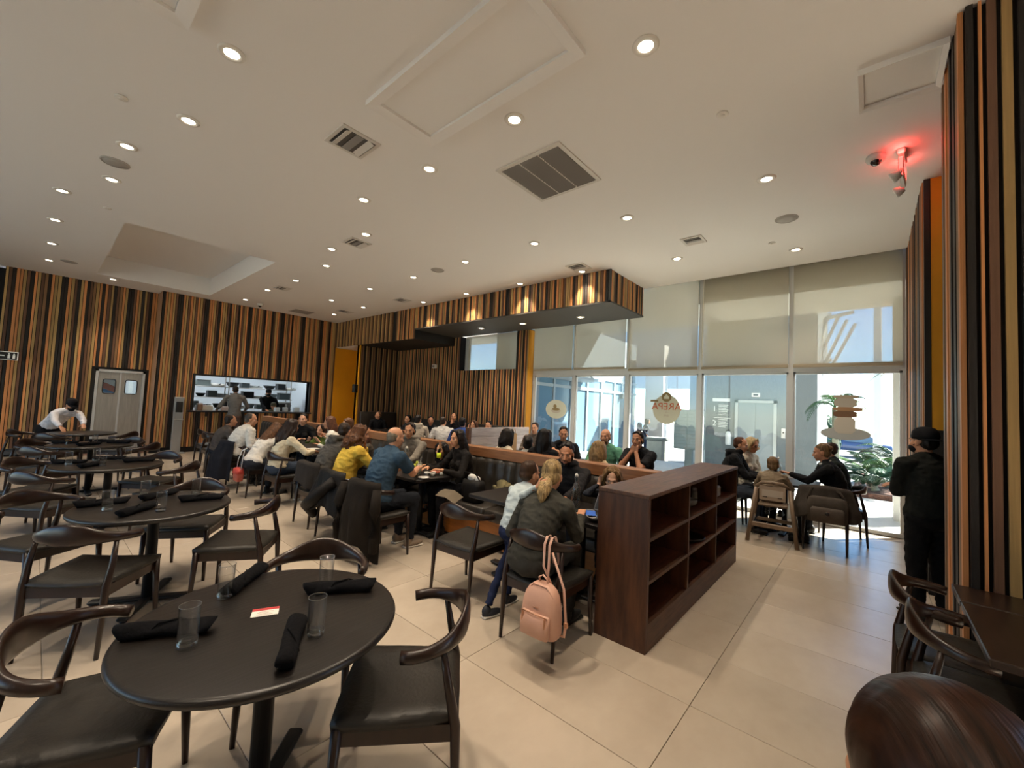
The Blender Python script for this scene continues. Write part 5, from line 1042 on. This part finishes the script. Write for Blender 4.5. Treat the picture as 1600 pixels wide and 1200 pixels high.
def person(label,head,face,lean=10,pose='sit',hyaw=0,hpitch=0,hroll=0,top='#333333',sleeve='long',bottom='#23262e',sk='#c48d6c',hair=('short','#2a1c14'),aL='table',aR='table',vox=.009,s=1.0,fem=False,fat=1.0,group=None,hood=False,eyes='open',beard=None,mask=None,collar=None,cap=None,shoe='#1a1a1a',legs=None,knees=None,hz=None,arms=True,curl=.5,legs_on=True,apron=None,glasses=False,hairhi=None,L=.3,print_=None,twist=0,topm=None):
    X,Y,zt=head; th=R(lean); hs=.96 if s>.9 else .90
    if pose=='sit': hz=hz or (.47+.095*s)
    else: hz=(zt*.535)
    hd_off=.140*(s if s<.9 else 1)
    LS=(zt-hz-.125*hs-hd_off*math.cos(th*.6))/math.cos(th); LS=max(.30*s,min(.66,LS))
    sp=Vector((math.sin(th),0,math.cos(th)))
    P=Vector((0,0,hz)); N=P+sp*LS
    hdir=Vector((math.sin(th*.6),0,math.cos(th*.6))); HC=N+hdir*hd_off+Vector((.028,0,0))
    c,sn=math.cos(R(face)),math.sin(R(face))
    px,py=X-c*HC.x,Y-sn*HC.x
    t=thing('person',label,'person',(px,py,0),R(face),group)
    def wl(v): dx,dy=v[0]-px,v[1]-py; return Vector((dx*c+dy*sn,-dx*sn+dy*c,v[2]))
    H=Matrix.Translation(HC)@Matrix.Rotation(R(hyaw),4,'Z')@Matrix.Rotation(R(hpitch),4,'Y')@Matrix.Rotation(R(hroll),4,'X')@Matrix.Scale(hs,4)
    S3=skin(sk); k=LS/.50*(.5+.5*min(1,s)); fk=fat*(1 if s>.9 else s*1.05); hm=hairm(hair[1],hairhi) if hair[0]!='smooth' else mat('hair_foreground',hair[1],.4,spec=.25,var=.5,scale=(9,150,14),grain=hairhi,bump=.6,bscale=(9,170,14),bdist=.002)
    sw=(.165 if fem else .188)*(s if s<.9 else 1)*(.94+.06*fat)
    sc0=s if s<.9 else 1; body=MB(); head_prims(body,H,fem)
    body.cap(N-sp*.06,HC+hdir*-.03,.058*hs*sc0**.5,.052*hs*sc0**.5,12)
    sh=[Vector((N.x-.012,sg*sw,N.z-.055*s-.01)) for sg in(1,-1)]
    body.cap(sh[0]*.9+Vector(N)*.1-sp*.03,sh[1]*.9+Vector(N)*.1-sp*.03,.046*sc0,.046*sc0,12)
    a_,c_=.285*(s if s<.9 else zt/1.72 if pose!='sit' else 1),.25*(s if s<.9 else zt/1.72 if pose!='sit' else 1)
    shirt=MB(); tr=MB(); SH=shirt
    if arms:
        for i,(spec,sg) in enumerate(((aL,1),(aR,-1))):
            if spec is None: continue
            pole=Vector((-.3,sg*.55,-.8)); cu=curl
            if spec=='table': T=Vector((max(N.x+.12,.30),sg*.13,.80))
            elif spec=='lap': T=Vector((.24*s,sg*.09,hz+.10*s))
            elif spec=='side': T=Vector((.02,sg*(sw+.08),hz-.02)); pole=Vector((-1,0,0))
            elif spec=='chin': T=HC+Vector((.085,sg*.04,-.175)); pole=Vector((.1,sg*.6,-.8)); cu=1.1
            elif spec=='cross': T=Vector((.20,-sg*.06,N.z-.28)); pole=Vector((-.2,sg*1,-.5))
            elif spec=='head': T=H@Vector((.015,sg*.135,-.075)); pole=Vector((.4,sg*.5,-.8)); cu=.5
            else:
                T=wl(spec[1:4]) if spec[0]=='w' else Vector(spec[:3])
                if len(spec)>4: pole=Vector(spec[4])
                if len(spec)>5: cu=spec[5]
            Sx=sh[i]; El,T=ik(Sx,T,a_,c_,pole); d=(T-El).normalized()
            ar=fk*(.88 if fem else 1)*(s if s<.9 else 1)
            body.cap(Sx,El,.044*ar,.037*ar,12); body.cap(El,T,.036*ar,.025*ar,12)
            if spec=='chin': hdv=(H@Vector((.07,sg*.01,-.05))-T)
            elif spec=='head': hdv=(H@Vector((-.01,sg*.088,.07))-T)
            else: hdv=d+Vector((.0,0,-.15 if T.z<.86 and T.z>.7 else 0))
            hand(body,T,hdv,Vector((0,-sg,.05)),cu,vox,.95*(s if s<.9 else 1)*(.93 if fem else 1))
            if sleeve!='none':
                r0,r1=.064*ar,.052*ar
                if sleeve=='short': m_=Sx.lerp(El,.72); SH.cap(Sx,m_,r0,r1*1.12,14,flat=True); SH.ell(Sx,(r0,r0,r0))
                else: SH.cap(Sx,El,r0,r1,14); e_=El.lerp(T,.93); SH.cap(El,e_,r1,.038*ar,14,flat=True)
    # torso clothes
    rot=Matrix.Rotation(th,3,'Y'); q=lambda u:P+sp*(LS*u)
    wS=(.92 if fem else 1.0)
    wS=.90 if fem else 1.0; bk=rot@Vector((-1,0,0))
    prof=[(-.14,.10,.09),(-.05,.155,.118),(.06,.170*(1.04 if fem else 1),.128),(.2,.156*wS,.122),(.36,.148*wS,.120),(.52,.156*wS,.122),(.68,.170*wS,.122),(.82,.172*wS,.108),(.92,.135,.088),(1.0,.078,.07),(1.05,.062,.062)]
    sc_=(s if s<.9 else 1)
    SH.tube([q(u)+bk*(.028*sc_*math.sin(PI*max(0,min(1,u)))) for u,_,_ in prof],[(ra*sc_*(1+(fat-1)*(1.0 if u<.6 else .6)),rb*sc_*(1+(fat-1)*(1.25 if u<.6 else .7))) for u,ra,rb in prof],24,ref=rot@Vector((1,0,0)))
    if fem and s>.88:
        for sg in(-1,1): SH.ell(q(.62)+rot@Vector((.080*fk,sg*.066,0)),(.056,.06,.065),rot)
    rs=.062*fk*sc_
    SH.cap(sh[0]*.97+N*.03,sh[1]*.97+N*.03,rs,rs,14)
    for S_ in sh: SH.cap(N+sp*.015*sc_,S_*.55+N*.45,.056*sc_,.060*sc_,12)
    for S_ in sh: SH.ell(S_-Vector((0,0,.01)),(rs*1.05,rs*1.02,rs*1.1))
    if hood: 
        n=14; SH.tube([N+rot@Vector((-.035+.085*math.cos(2*PI*i/n)-.015*(math.cos(2*PI*i/n)<0),.088*math.sin(2*PI*i/n),.030-.03*math.cos(2*PI*i/n)*-1)) for i in range(n+1)],.034,10); SH.ell(N+rot@Vector((-.105,0,-.035)),(.05,.10,.075),rot)
    fm=topm or fabric(top)
    job(SH,'shirt',fm,t,max(vox*1.15,.009),4)
    if collar: 
        n=16; MB().tube([N+rot@Vector((.008+.062*math.cos(2*PI*i/n),.060*math.sin(2*PI*i/n),.012+.012*math.cos(2*PI*i/n)*-1)) for i in range(n+1)],.013,8).build('collar',fabric(collar),t)
    # legs
    if legs_on:
        lp=s if s<.9 else 1; tm_=fabric(bottom)
        tr.ell(P+Vector((0,0,-.01)),(.135*fk,.172*fk*(1.04 if fem else 1),.115*lp),None,nu=20,nv=12)
        for i,sg in enumerate((1,-1)):
            hp=P+Vector((0,sg*.085*lp,-.02))
            if pose=='sit':
                kn=Vector((.42*lp,sg*.115*lp,hz-.015)); an=Vector((.40*lp,sg*.11*lp,.095))
                if hz-.41*lp>.12 and s<.9: an.z=max(.095,kn.z-.40*lp)
            else: kn=Vector((.025,sg*.095,hz*.53)); an=Vector((-.01,sg*.10,.10))
            if knees: kn=Vector(knees[i])
            if legs: an=Vector(legs[i])
            tr.cap(hp,kn,.086*fk*lp,.064*fk*lp,14); tr.cap(kn,an,.062*fk*lp,.046*lp,14,flat=True)
            sm=mat('shoe_'+shoe,shoe,.6); z0=an.z-.095
            s_=MB(); fd=Vector((1,sg*.12,0)).normalized(); o_=Vector((an.x,an.y,z0))
            T4=Matrix.Translation(o_)@Matrix.Rotation(math.atan2(fd.y,fd.x),4,'Z')@Matrix.Scale(lp if lp<.9 else 1,4)
            s_.ell(T4@Vector((.05,0,.038)),(.125*lp,.044*lp,.036*lp),T4.to_3x3().normalized(),nu=16,nv=8).ell(T4@Vector((-.02,0,.07)),(.055*lp,.04*lp,.06*lp),None,nu=12,nv=8)
            s_.cbox(-.07,.17,-.042,.042,0,.022,b=.009,m=1,T=T4); s_.build('shoe',[sm,mat('sole_'+('w' if shoe in('#23272f','#8a7866') else 'd'),'#cfc9bf' if shoe in('#23272f','#8a7866') else '#15140f',.7)],t)
        job(tr,'trousers',tm_,t,max(vox*1.2,.010),4)
    job(body,'body',S3,t,vox,3)
    lipc='#8d4a42' if not fem else '#9c4440'
    if not mask or True: face_bits(t,H,mat('brow_'+hair[1],hair[1],.7),mat('lip_'+lipc,lipc,.45),eyes)
    PN[0]+=1
    job(hair_prims(hair[0],H,sp if pose=='sit' else Vector((0,0,1)),L,PN[0]),'hair',hm,t,.007 if vox<.008 else .010,12 if hair[0]=='smooth' else 2)
    if beard:
        b=MB(); H3=H.to_3x3(); b.ell(H@Vector((.034,0,-.078)),(.0515,.0535,.0405),H3,nu=18,nv=12).ell(H@Vector((.067,0,-.098)),(.0235,.027,.023),H3); 
        for sg in(-1,1): b.cap(H@Vector((.015,sg*.062,-.055)),H@Vector((.0,sg*.068,-.0)),.012,.010,8); b.cap(H@Vector((.094,sg*.003,-.052)),H@Vector((.082,sg*.03,-.058)),.006,.006,8)
        job(b,'beard',hairm(beard),t,.007,2)
    if mask:
        b=MB(); b.ell((.052,0,-.058),(.060,.062,.052),None,nu=18,nv=12).ell((.09,0,-.035),(.024,.026,.03)); o=b.build('face_mask',fabric(mask),t); o.matrix_local=H
        for sg in(-1,1): o=MB().tube([(.06,sg*.05,-.04),(.02,sg*.073,-.025),(-.01,sg*.079,-.005)],.003,6).build('mask_strap',fabric(mask),t); o.matrix_local=H
    if cap:
        o=MB().lathe([(.098,.025),(.103,.05),(.096,.095),(.07,.128),(.03,.142),(.0,.144)],24).build('cap_crown',fabric(cap[0]),t); o.matrix_local=H@Matrix.Translation((-.018,0,0))@Matrix.Diagonal((1,.88,1,1))
        v=[];n=12
        for i in range(n+1):
            a=R(-70+140*i/n)
            for r_ in(.09,.165): v.append((r_*math.cos(a)*(1.0 if r_<.1 else 1.05)-.018,r_*math.sin(a)*.86*(1 if r_<.1 else .66),.045-.02*(r_>.1)))
        o=MB().add(v,[(2*i,2*i+1,2*i+3,2*i+2) for i in range(n)],0,True).build('cap_visor',fabric(cap[0]),t); m_=o.modifiers.new('t','SOLIDIFY'); m_.thickness=.006
        o.matrix_local=H@Matrix.Rotation(R(cap[1]),4,'Z')
    if glasses:
        for sg in(-1,1): 
            o=MB().tube([(.096+.004*math.cos(2*PI*i/14),sg*.031+.022*math.cos(2*PI*i/14),.0+.018*math.sin(2*PI*i/14)) for i in range(15)],.002,5,caps=False).tube([(.096,sg*.053,.004),(.0,sg*.078,.006)],.002,5).build('spectacles',BLACK,t); o.matrix_local=H
    if apron: 
        a=MB(); v=[];f=[]
        for j in range(7):
            for i in range(13): an=R(-100+200*i/12); zz=hz+.06-.62*j/6; rr=.165+.03*j/6+.006*math.sin(5*an+j); v.append((rr*math.cos(an)*.92,rr*math.sin(an)*1.12,zz))
        for j in range(6):
            for i in range(12): p_=j*13+i; f.append((p_,p_+13,p_+14,p_+1))
        o=a.add(v,f,0,True).build('apron',fabric(apron),t); m_=o.modifiers.new('t','SOLIDIFY'); m_.thickness=.006
    return t,H,N,P,sp
DK='#1d1e22'; JEAN='#2f3a4a'
# --- near table: mother, boy, father, girl
person('woman with a blonde ponytail in a charcoal top on the backpack chair',(2.68,1.87,1.255),6,lean=24,hpitch=14,hyaw=14,top='#3b3a34',hair=('pony','#574026'),hairhi='#c4a673',aL=(.27,.10,.79,(-.3,1,-.55)),aR=('w',2.98,1.78,.80,(-.3,-.3,-.9)),bottom='#34332f',fem=True,fat=1.1,vox=.006,L=.20,eyes='closed',hz=.57)
person('boy in a pale blue shirt and navy trousers hugging the blonde woman',(2.82,2.20,1.205),-6,lean=20,pose='stand',s=.74,hyaw=-6,hpitch=10,top='#b9c4c6',hair=('crop','#3a2617'),aR=('w',2.525,1.89,1.07,(-1,.35,-.2),.9),aL=('w',3.0,2.3,.82),bottom='#1b2440',shoe='#23272f',vox=.006,legs=[(.06,.09,.095),(-.20,.03,.095)],knees=[(.10,.08,.36),(-.05,.04,.38)],eyes='closed')
person('bearded man in a black hoodie facing the camera on the banquette',(3.62,2.36,1.315),207,lean=14,hpitch=8,hyaw=-4,top='#201f21',hood=True,hair=('short','#1d1612'),beard='#1f1713',aL=('w',3.2,2.12,.80),aR=('w',3.2,2.35,.80),bottom='#24262c',sk='#b9805f',vox=.006,fat=1.08)
person('girl in a navy sweater leaning on her hand over the tablet',(3.66,1.86,1.13),205,lean=16,s=.8,hpitch=18,top='#22262f',hair=('bob','#5b4128'),hairhi='#8a6840',aR='head',aL=('w',3.36,1.74,.80),fem=True,sk='#d9a98c',vox=.006,L=.16,hz=.56)
# --- the table of the man in blue
person('balding man in a blue tee seen from behind on the coat draped chair',(2.72,4.08,1.365),2,lean=16,hyaw=-12,hpitch=8,top='#33485a',sleeve='short',hair=('bald','#6f6556'),aL=('w',3.04,4.28,.86),aR=('w',3.06,4.08,.87,(-.1,-.6,-.9)),bottom='#20242b',sk='#cf9877',vox=.006,fat=1.18,shoe='#8a7866')
person('woman in a yellow sweater with brown wavy hair and sunglasses on her head',(2.76,4.93,1.335),-8,lean=15,hyaw=-14,hpitch=6,top='#d6b045',hair=('curly','#3f2517'),hairhi='#6e4526',aL='chin',aR=('w',3.1,4.75,.80),bottom='#25252a',fem=True,fat=1.16,vox=.007,L=.24)
person('man in a charcoal hoodie leaning forward beside the woman in yellow',(2.82,5.45,1.33),8,lean=27,hyaw=25,hpitch=8,top='#4a4743',hood=True,hair=('crop','#33261c'),aL='chin',aR=('w',3.1,5.3,.80),vox=.008,fat=1.08)
person('young man in a grey hoodie looking at the camera from the banquette',(3.62,5.08,1.35),205,lean=8,hyaw=12,hpitch=2,top='#7d766b',hood=True,hair=('short','#241811'),aL=('w',3.3,4.8,.80),aR=('w',3.3,5.1,.80),sk='#c08a66',vox=.007)
person('woman in a black sweatshirt in profile on the banquette by the tote bag',(3.70,4.13,1.315),168,lean=12,hyaw=6,top='#1f1c1a',hair=('long','#1b1310'),aL=('w',3.4,4.05,.82),aR=('w',3.38,4.32,.82),fem=True,sk='#c9936f',vox=.007,L=.26,bottom='#1d1f26')
person('small child with a neon yellow cuff raising one hand beside the woman in black',(3.72,4.46,1.12),195,lean=5,s=.66,hyaw=0,top='#23201f',hair=('bob','#1d1511'),aR=('w',3.56,4.30,1.10,(.2,.2,-.9),.1),aL=('w',3.45,4.5,.82),fem=True,sk='#cc9874',vox=.008,L=.12,hz=.58)
t=thing('neon_band','neon yellow wrap on the wrist of the raised child arm','wristband',(3.57,4.33,.93)); MB().lathe([(.026,0),(.031,.0),(.031,.065),(.026,.065)],16).build('band',mat('neon','#d8ef2a',.6),t)
# --- long table group
person('woman with long dark curls in a cream jacket seen from behind',(2.66,6.83,1.30),4,lean=14,hyaw=4,top='#cfc2a6',hair=('curly','#1c130f'),hairhi='#33231a',aL=('w',2.95,7.02,.80,(-.5,.7,-.4)),aR=('w',2.97,6.68,.80,(-.5,-.8,-.3)),bottom=JEAN,fem=True,fat=1.02,vox=.008,L=.36,shoe='#8a7866')
person('girl with straight brown hair bending sideways in a white top',(2.72,7.62,1.19),20,lean=38,hyaw=20,hpitch=25,top='#d8d2c8',hair=('long','#4a3022'),hairhi='#7a5438',fem=True,s=.92,vox=.009,L=.3)
person('heavy man in a white shirt on the navy coat chair',(2.62,8.55,1.31),5,lean=20,hyaw=-30,hpitch=5,top='#d2ccc2',hair=('crop','#4a4038'),aL='table',aR='table',vox=.009,fat=1.26,bottom='#2c2a2a')
person('person in a taupe jacket behind the man in white',(2.52,9.35,1.24),2,lean=18,hyaw=-8,top='#544b45',hair=('crop','#2a2019'),vox=.011)
person('woman with dark hair tied back in black facing the camera at the long table',(3.66,8.85,1.30),225,lean=8,hyaw=4,top='#191919',hair=('bun','#17110e'),aL='table',aR='table',fem=True,sk='#d6a284',vox=.009)
person('woman in a green satin blouse beside the woman in black at the long table',(3.78,8.25,1.12),205,lean=12,hyaw=0,top='#54652a',hair=('bob','#2a1b13'),fem=True,sk='#cf9b7c',vox=.010,L=.16)
person('woman with brown hair and sunglasses on top in a white blouse at the long table',(3.62,7.60,1.31),150,lean=12,hyaw=0,top='#ded9cf',hair=('long','#44291d'),hairhi='#70472f',aL='table',aR=('w',3.3,7.2,.98),fem=True,vox=.009,L=.28)
person('man in a light collared shirt at the near end of the long table',(3.62,6.92,1.31),170,lean=16,hyaw=-10,hpitch=6,top='#d9d4c6',hair=('short','#5a3a24'),aL=('w',3.3,7.3,1.02,(-.3,.5,-.5)),aR='table',vox=.009)
person('woman with long auburn hair resting between the hoodie man and the long table',(3.45,6.20,1.22),165,lean=18,hpitch=10,top='#4b443c',hair=('long','#4a2c1c'),fem=True,vox=.010,L=.25)
# --- staff
person('waiter in a white shirt bending to wipe the farthest round table',(.50,12.2,1.45),-66,lean=56,pose='stand',hpitch=30,top='#d6d2d4',hair=('crop','#161210'),mask='#15151a',aL=('w',.72,11.80,.775,(-.4,.6,-.1),.2),aR=('w',.40,11.75,.775,(-.4,-.6,-.1),.2),bottom='#15151a',apron='#131316',cap=('#17161a',0),vox=.009,eyes='closed')
person('worker in a grey shirt and apron standing at the kitchen pass with his back turned',(3.75,13.72,1.86),85,pose='stand',lean=4,hyaw=-12,top='#6d6a67',hair=('crop','#211a16'),aL=('w',3.42,14.0,1.18),aR=('w',4.12,13.98,1.18),bottom='#5a4a44',vox=.010,apron='#6a5a52')
person('cook in black with a black hat behind the kitchen pass',(4.95,14.72,1.83),-105,pose='stand',lean=3,hpitch=14,top='#131315',hair=('crop','#161210'),cap=('#1a1a1c',0),mask='#1a1a1c',aL=('w',5.15,14.35,1.16),aR=('w',4.8,14.35,1.16),bottom='#16161a',vox=.011)
person('kitchen worker in an olive cap in front of the cook in black',(5.02,14.42,1.40),-95,pose='stand',lean=3,hpitch=10,top='#5c6152',hair=('crop','#3a2a20'),cap=('#4a4636',0),aL='side',aR='side',vox=.011,s=.88)
person('waiter in a backward black cap and dark shirt with folded arms at right',(5.22,-.36,1.635),35,pose='stand',lean=3,hyaw=14,top='#1d1e1a',hair=('crop','#17120f'),cap=('#17171a',180),mask='#1a1a1d',aL='cross',aR='cross',bottom='#0f0f11',vox=.007,fat=1.12)
# --- right window table
person('man in a black hooded jacket in profile at the toddler table',(7.05,1.48,1.355),-88,lean=14,hyaw=0,hpitch=12,top='#17181b',hood=True,hair=('crop','#4f2f1d'),aL=('w',7.22,1.2,.80),aR=('w',7.05,1.18,.80),bottom='#3a4350',vox=.008,fat=1.1)
person('blonde woman with glasses in a white top and black cardigan by the window',(7.52,1.42,1.34),-110,lean=10,hyaw=-6,hpitch=10,top='#c9c2b4',hair=('curly','#a08358'),hairhi='#d8c090',aL='table',aR='table',fem=True,glasses=True,vox=.009,L=.08)
person('toddler in a beige top seen from behind in the high chair',(6.86,1.03,1.12),2,lean=3,s=.72,top='#8f806b',fat=1.2,hair=('short','#5c4530'),hairhi='#8a6c4a',aL=('w',7.02,1.16,.80),aR=('w',7.02,.9,.80),bottom='#6b5f54',vox=.008,hz=.56,legs=[(.2,.08,.38),(.2,-.08,.38)],knees=[(.2,.08,.53),(.2,-.08,.53)])
person('woman with tied back hair in a black cardigan and white collar at the toddler table',(7.08,.50,1.345),97,lean=16,hyaw=0,hpitch=10,top='#101113',collar='#dcdad4',hair=('bun','#4f3a26'),hairhi='#8a6c48',aL=('w',7.0,.86,.90),aR=('w',7.14,.84,.88),bottom='#111113',fem=True,vox=.007,fat=1.05,eyes='closed')
person('person in a dark green sweater behind the woman with the white collar',(7.75,.46,1.35),100,lean=12,hyaw=0,top='#1c2320',hair=('crop','#3a2a1c'),aL='chin',aR='table',vox=.010)
# --- booths behind the rail
person('dark haired woman in a cream top in profile behind the rail',(4.62,4.05,1.325),-20,lean=6,hyaw=10,top='#cfc3ad',hair=('long','#16100d'),fem=True,aL='table',aR='table',vox=.009,L=.16)
person('child with dark hair behind the rail next to the dark haired woman',(4.62,3.66,1.25),-10,lean=4,s=.78,hyaw=40,top='#d6d0c6',hair=('bun','#1c1410'),fem=True,vox=.010,hz=.56)
person('woman with long straight black hair seen from behind over the rail',(4.60,3.36,1.37),10,lean=4,hyaw=-8,top='#161517',hair=('long','#100c0b'),fem=True,vox=.009,L=.3)
person('man in a black tee facing the camera behind the rail',(5.72,3.80,1.36),212,lean=8,hyaw=4,hpitch=4,top='#17181b',sleeve='short',hair=('short','#17110e'),aL='table',aR=('w',5.3,3.6,1.0),sk='#b98362',vox=.008)
person('girl with light brown hair in a cream top seen from behind over the rail',(4.62,2.54,1.28),5,lean=5,hyaw=-6,s=.9,top='#c9b594',hair=('bob','#6f5334'),hairhi='#a5855a',fem=True,vox=.008,L=.16)
person('balding man in a green tee behind the light haired girl',(5.68,3.02,1.385),195,lean=8,hyaw=-8,top='#6aa688',sleeve='short',hair=('bald','#5c3f2c'),beard='#6b4a34',vox=.009)
person('man in a black tee with hands clasped before his mouth behind the rail',(5.52,2.44,1.395),170,lean=12,hyaw=12,top='#1b1c20',sleeve='short',hair=('short','#2b201a'),aL='chin',aR='chin',sk='#b57f5f',vox=.007,fat=1.1)
person('guest whose forehead shows above the brown paper bag',(6.95,5.35,1.335),200,lean=5,hyaw=0,top='#6a6058',hair=('short','#2a1c14'),vox=.011)
# --- alcove
person('man in a black printed tee on the dark alcove bench',(7.15,11.75,1.285),235,lean=6,hyaw=-70,top='#111113',sleeve='short',hair=('crop','#6a4a34'),aL='lap',aR='lap',vox=.011)
person('woman with tied dark hair at the left of the alcove group',(7.1,10.1,1.25),190,lean=8,top='#2c2a2c',hair=('bun','#15100e'),fem=True,vox=.011)
person('man in an oatmeal hoodie seen from behind in the alcove',(6.15,8.32,1.335),50,lean=10,hyaw=-20,top='#b5ab9b',hood=True,hair=('short','#1a1310'),vox=.011)
person('man with black hair and glasses leaning at the alcove table',(6.95,8.85,1.285),215,lean=14,hyaw=20,top='#232427',hair=('short','#120e0c'),glasses=True,sk='#b07a5a',vox=.011)
person('man in a light grey polo seen from behind in the alcove',(6.15,7.38,1.345),60,lean=20,hyaw=-35,top='#b3b1ad',hair=('crop','#33261d'),vox=.011,fat=1.15,sleeve='short')
person('man in black facing out from the slatted alcove wall',(7.6,8.68,1.40),215,lean=2,hyaw=10,top='#161618',hair=('crop','#241a14'),aR='chin',vox=.011)
person('man in a royal blue shirt seen from behind in the alcove',(6.15,6.72,1.355),55,lean=18,hyaw=-30,top='#27407a',hair=('short','#15100d'),vox=.011,fat=1.15)
person('woman in a white top brushing back her hair in the alcove',(6.9,7.15,1.27),200,lean=8,top='#c9c6c2',sleeve='short',hair=('long','#4a2f1f'),aR='head',aL='table',fem=True,vox=.011,L=.2)
person('person with black hair just visible above the weathered partition',(7.3,7.05,1.27),200,lean=4,top='#2a2a2c',hair=('short','#120e0c'),vox=.011)
# --- outside and foreground
person('person in dark clothes walking outside past the windows',(17.0,7.10,1.39),-60,pose='stand',lean=6,top='#2b3440',hair=('long','#151212'),aL='side',aR='side',bottom='#1f2c44',fem=True,vox=.014,L=.1)
bo=thing('backpack','dark blue backpack on the walking person outside','backpack',(16.9,7.27,.83),R(-60)); loftz([(0,.12,.07,0),(.03,.15,.1,0),(.3,.15,.1,0),(.4,.1,.06,0)],B=Vector((-.12,0,-.02))).build('body',fabric('#2a3850'),bo)
person('brown haired diner in the very foreground, only the crown of the head in view',(.66,-.06,1.385),30,lean=6,top='#8a6a58',hair=('smooth','#1a0d08'),hairhi='#3b2011',aL='lap',aR='lap',fem=True,vox=.006,L=.14,hz=.57)
run_jobs()
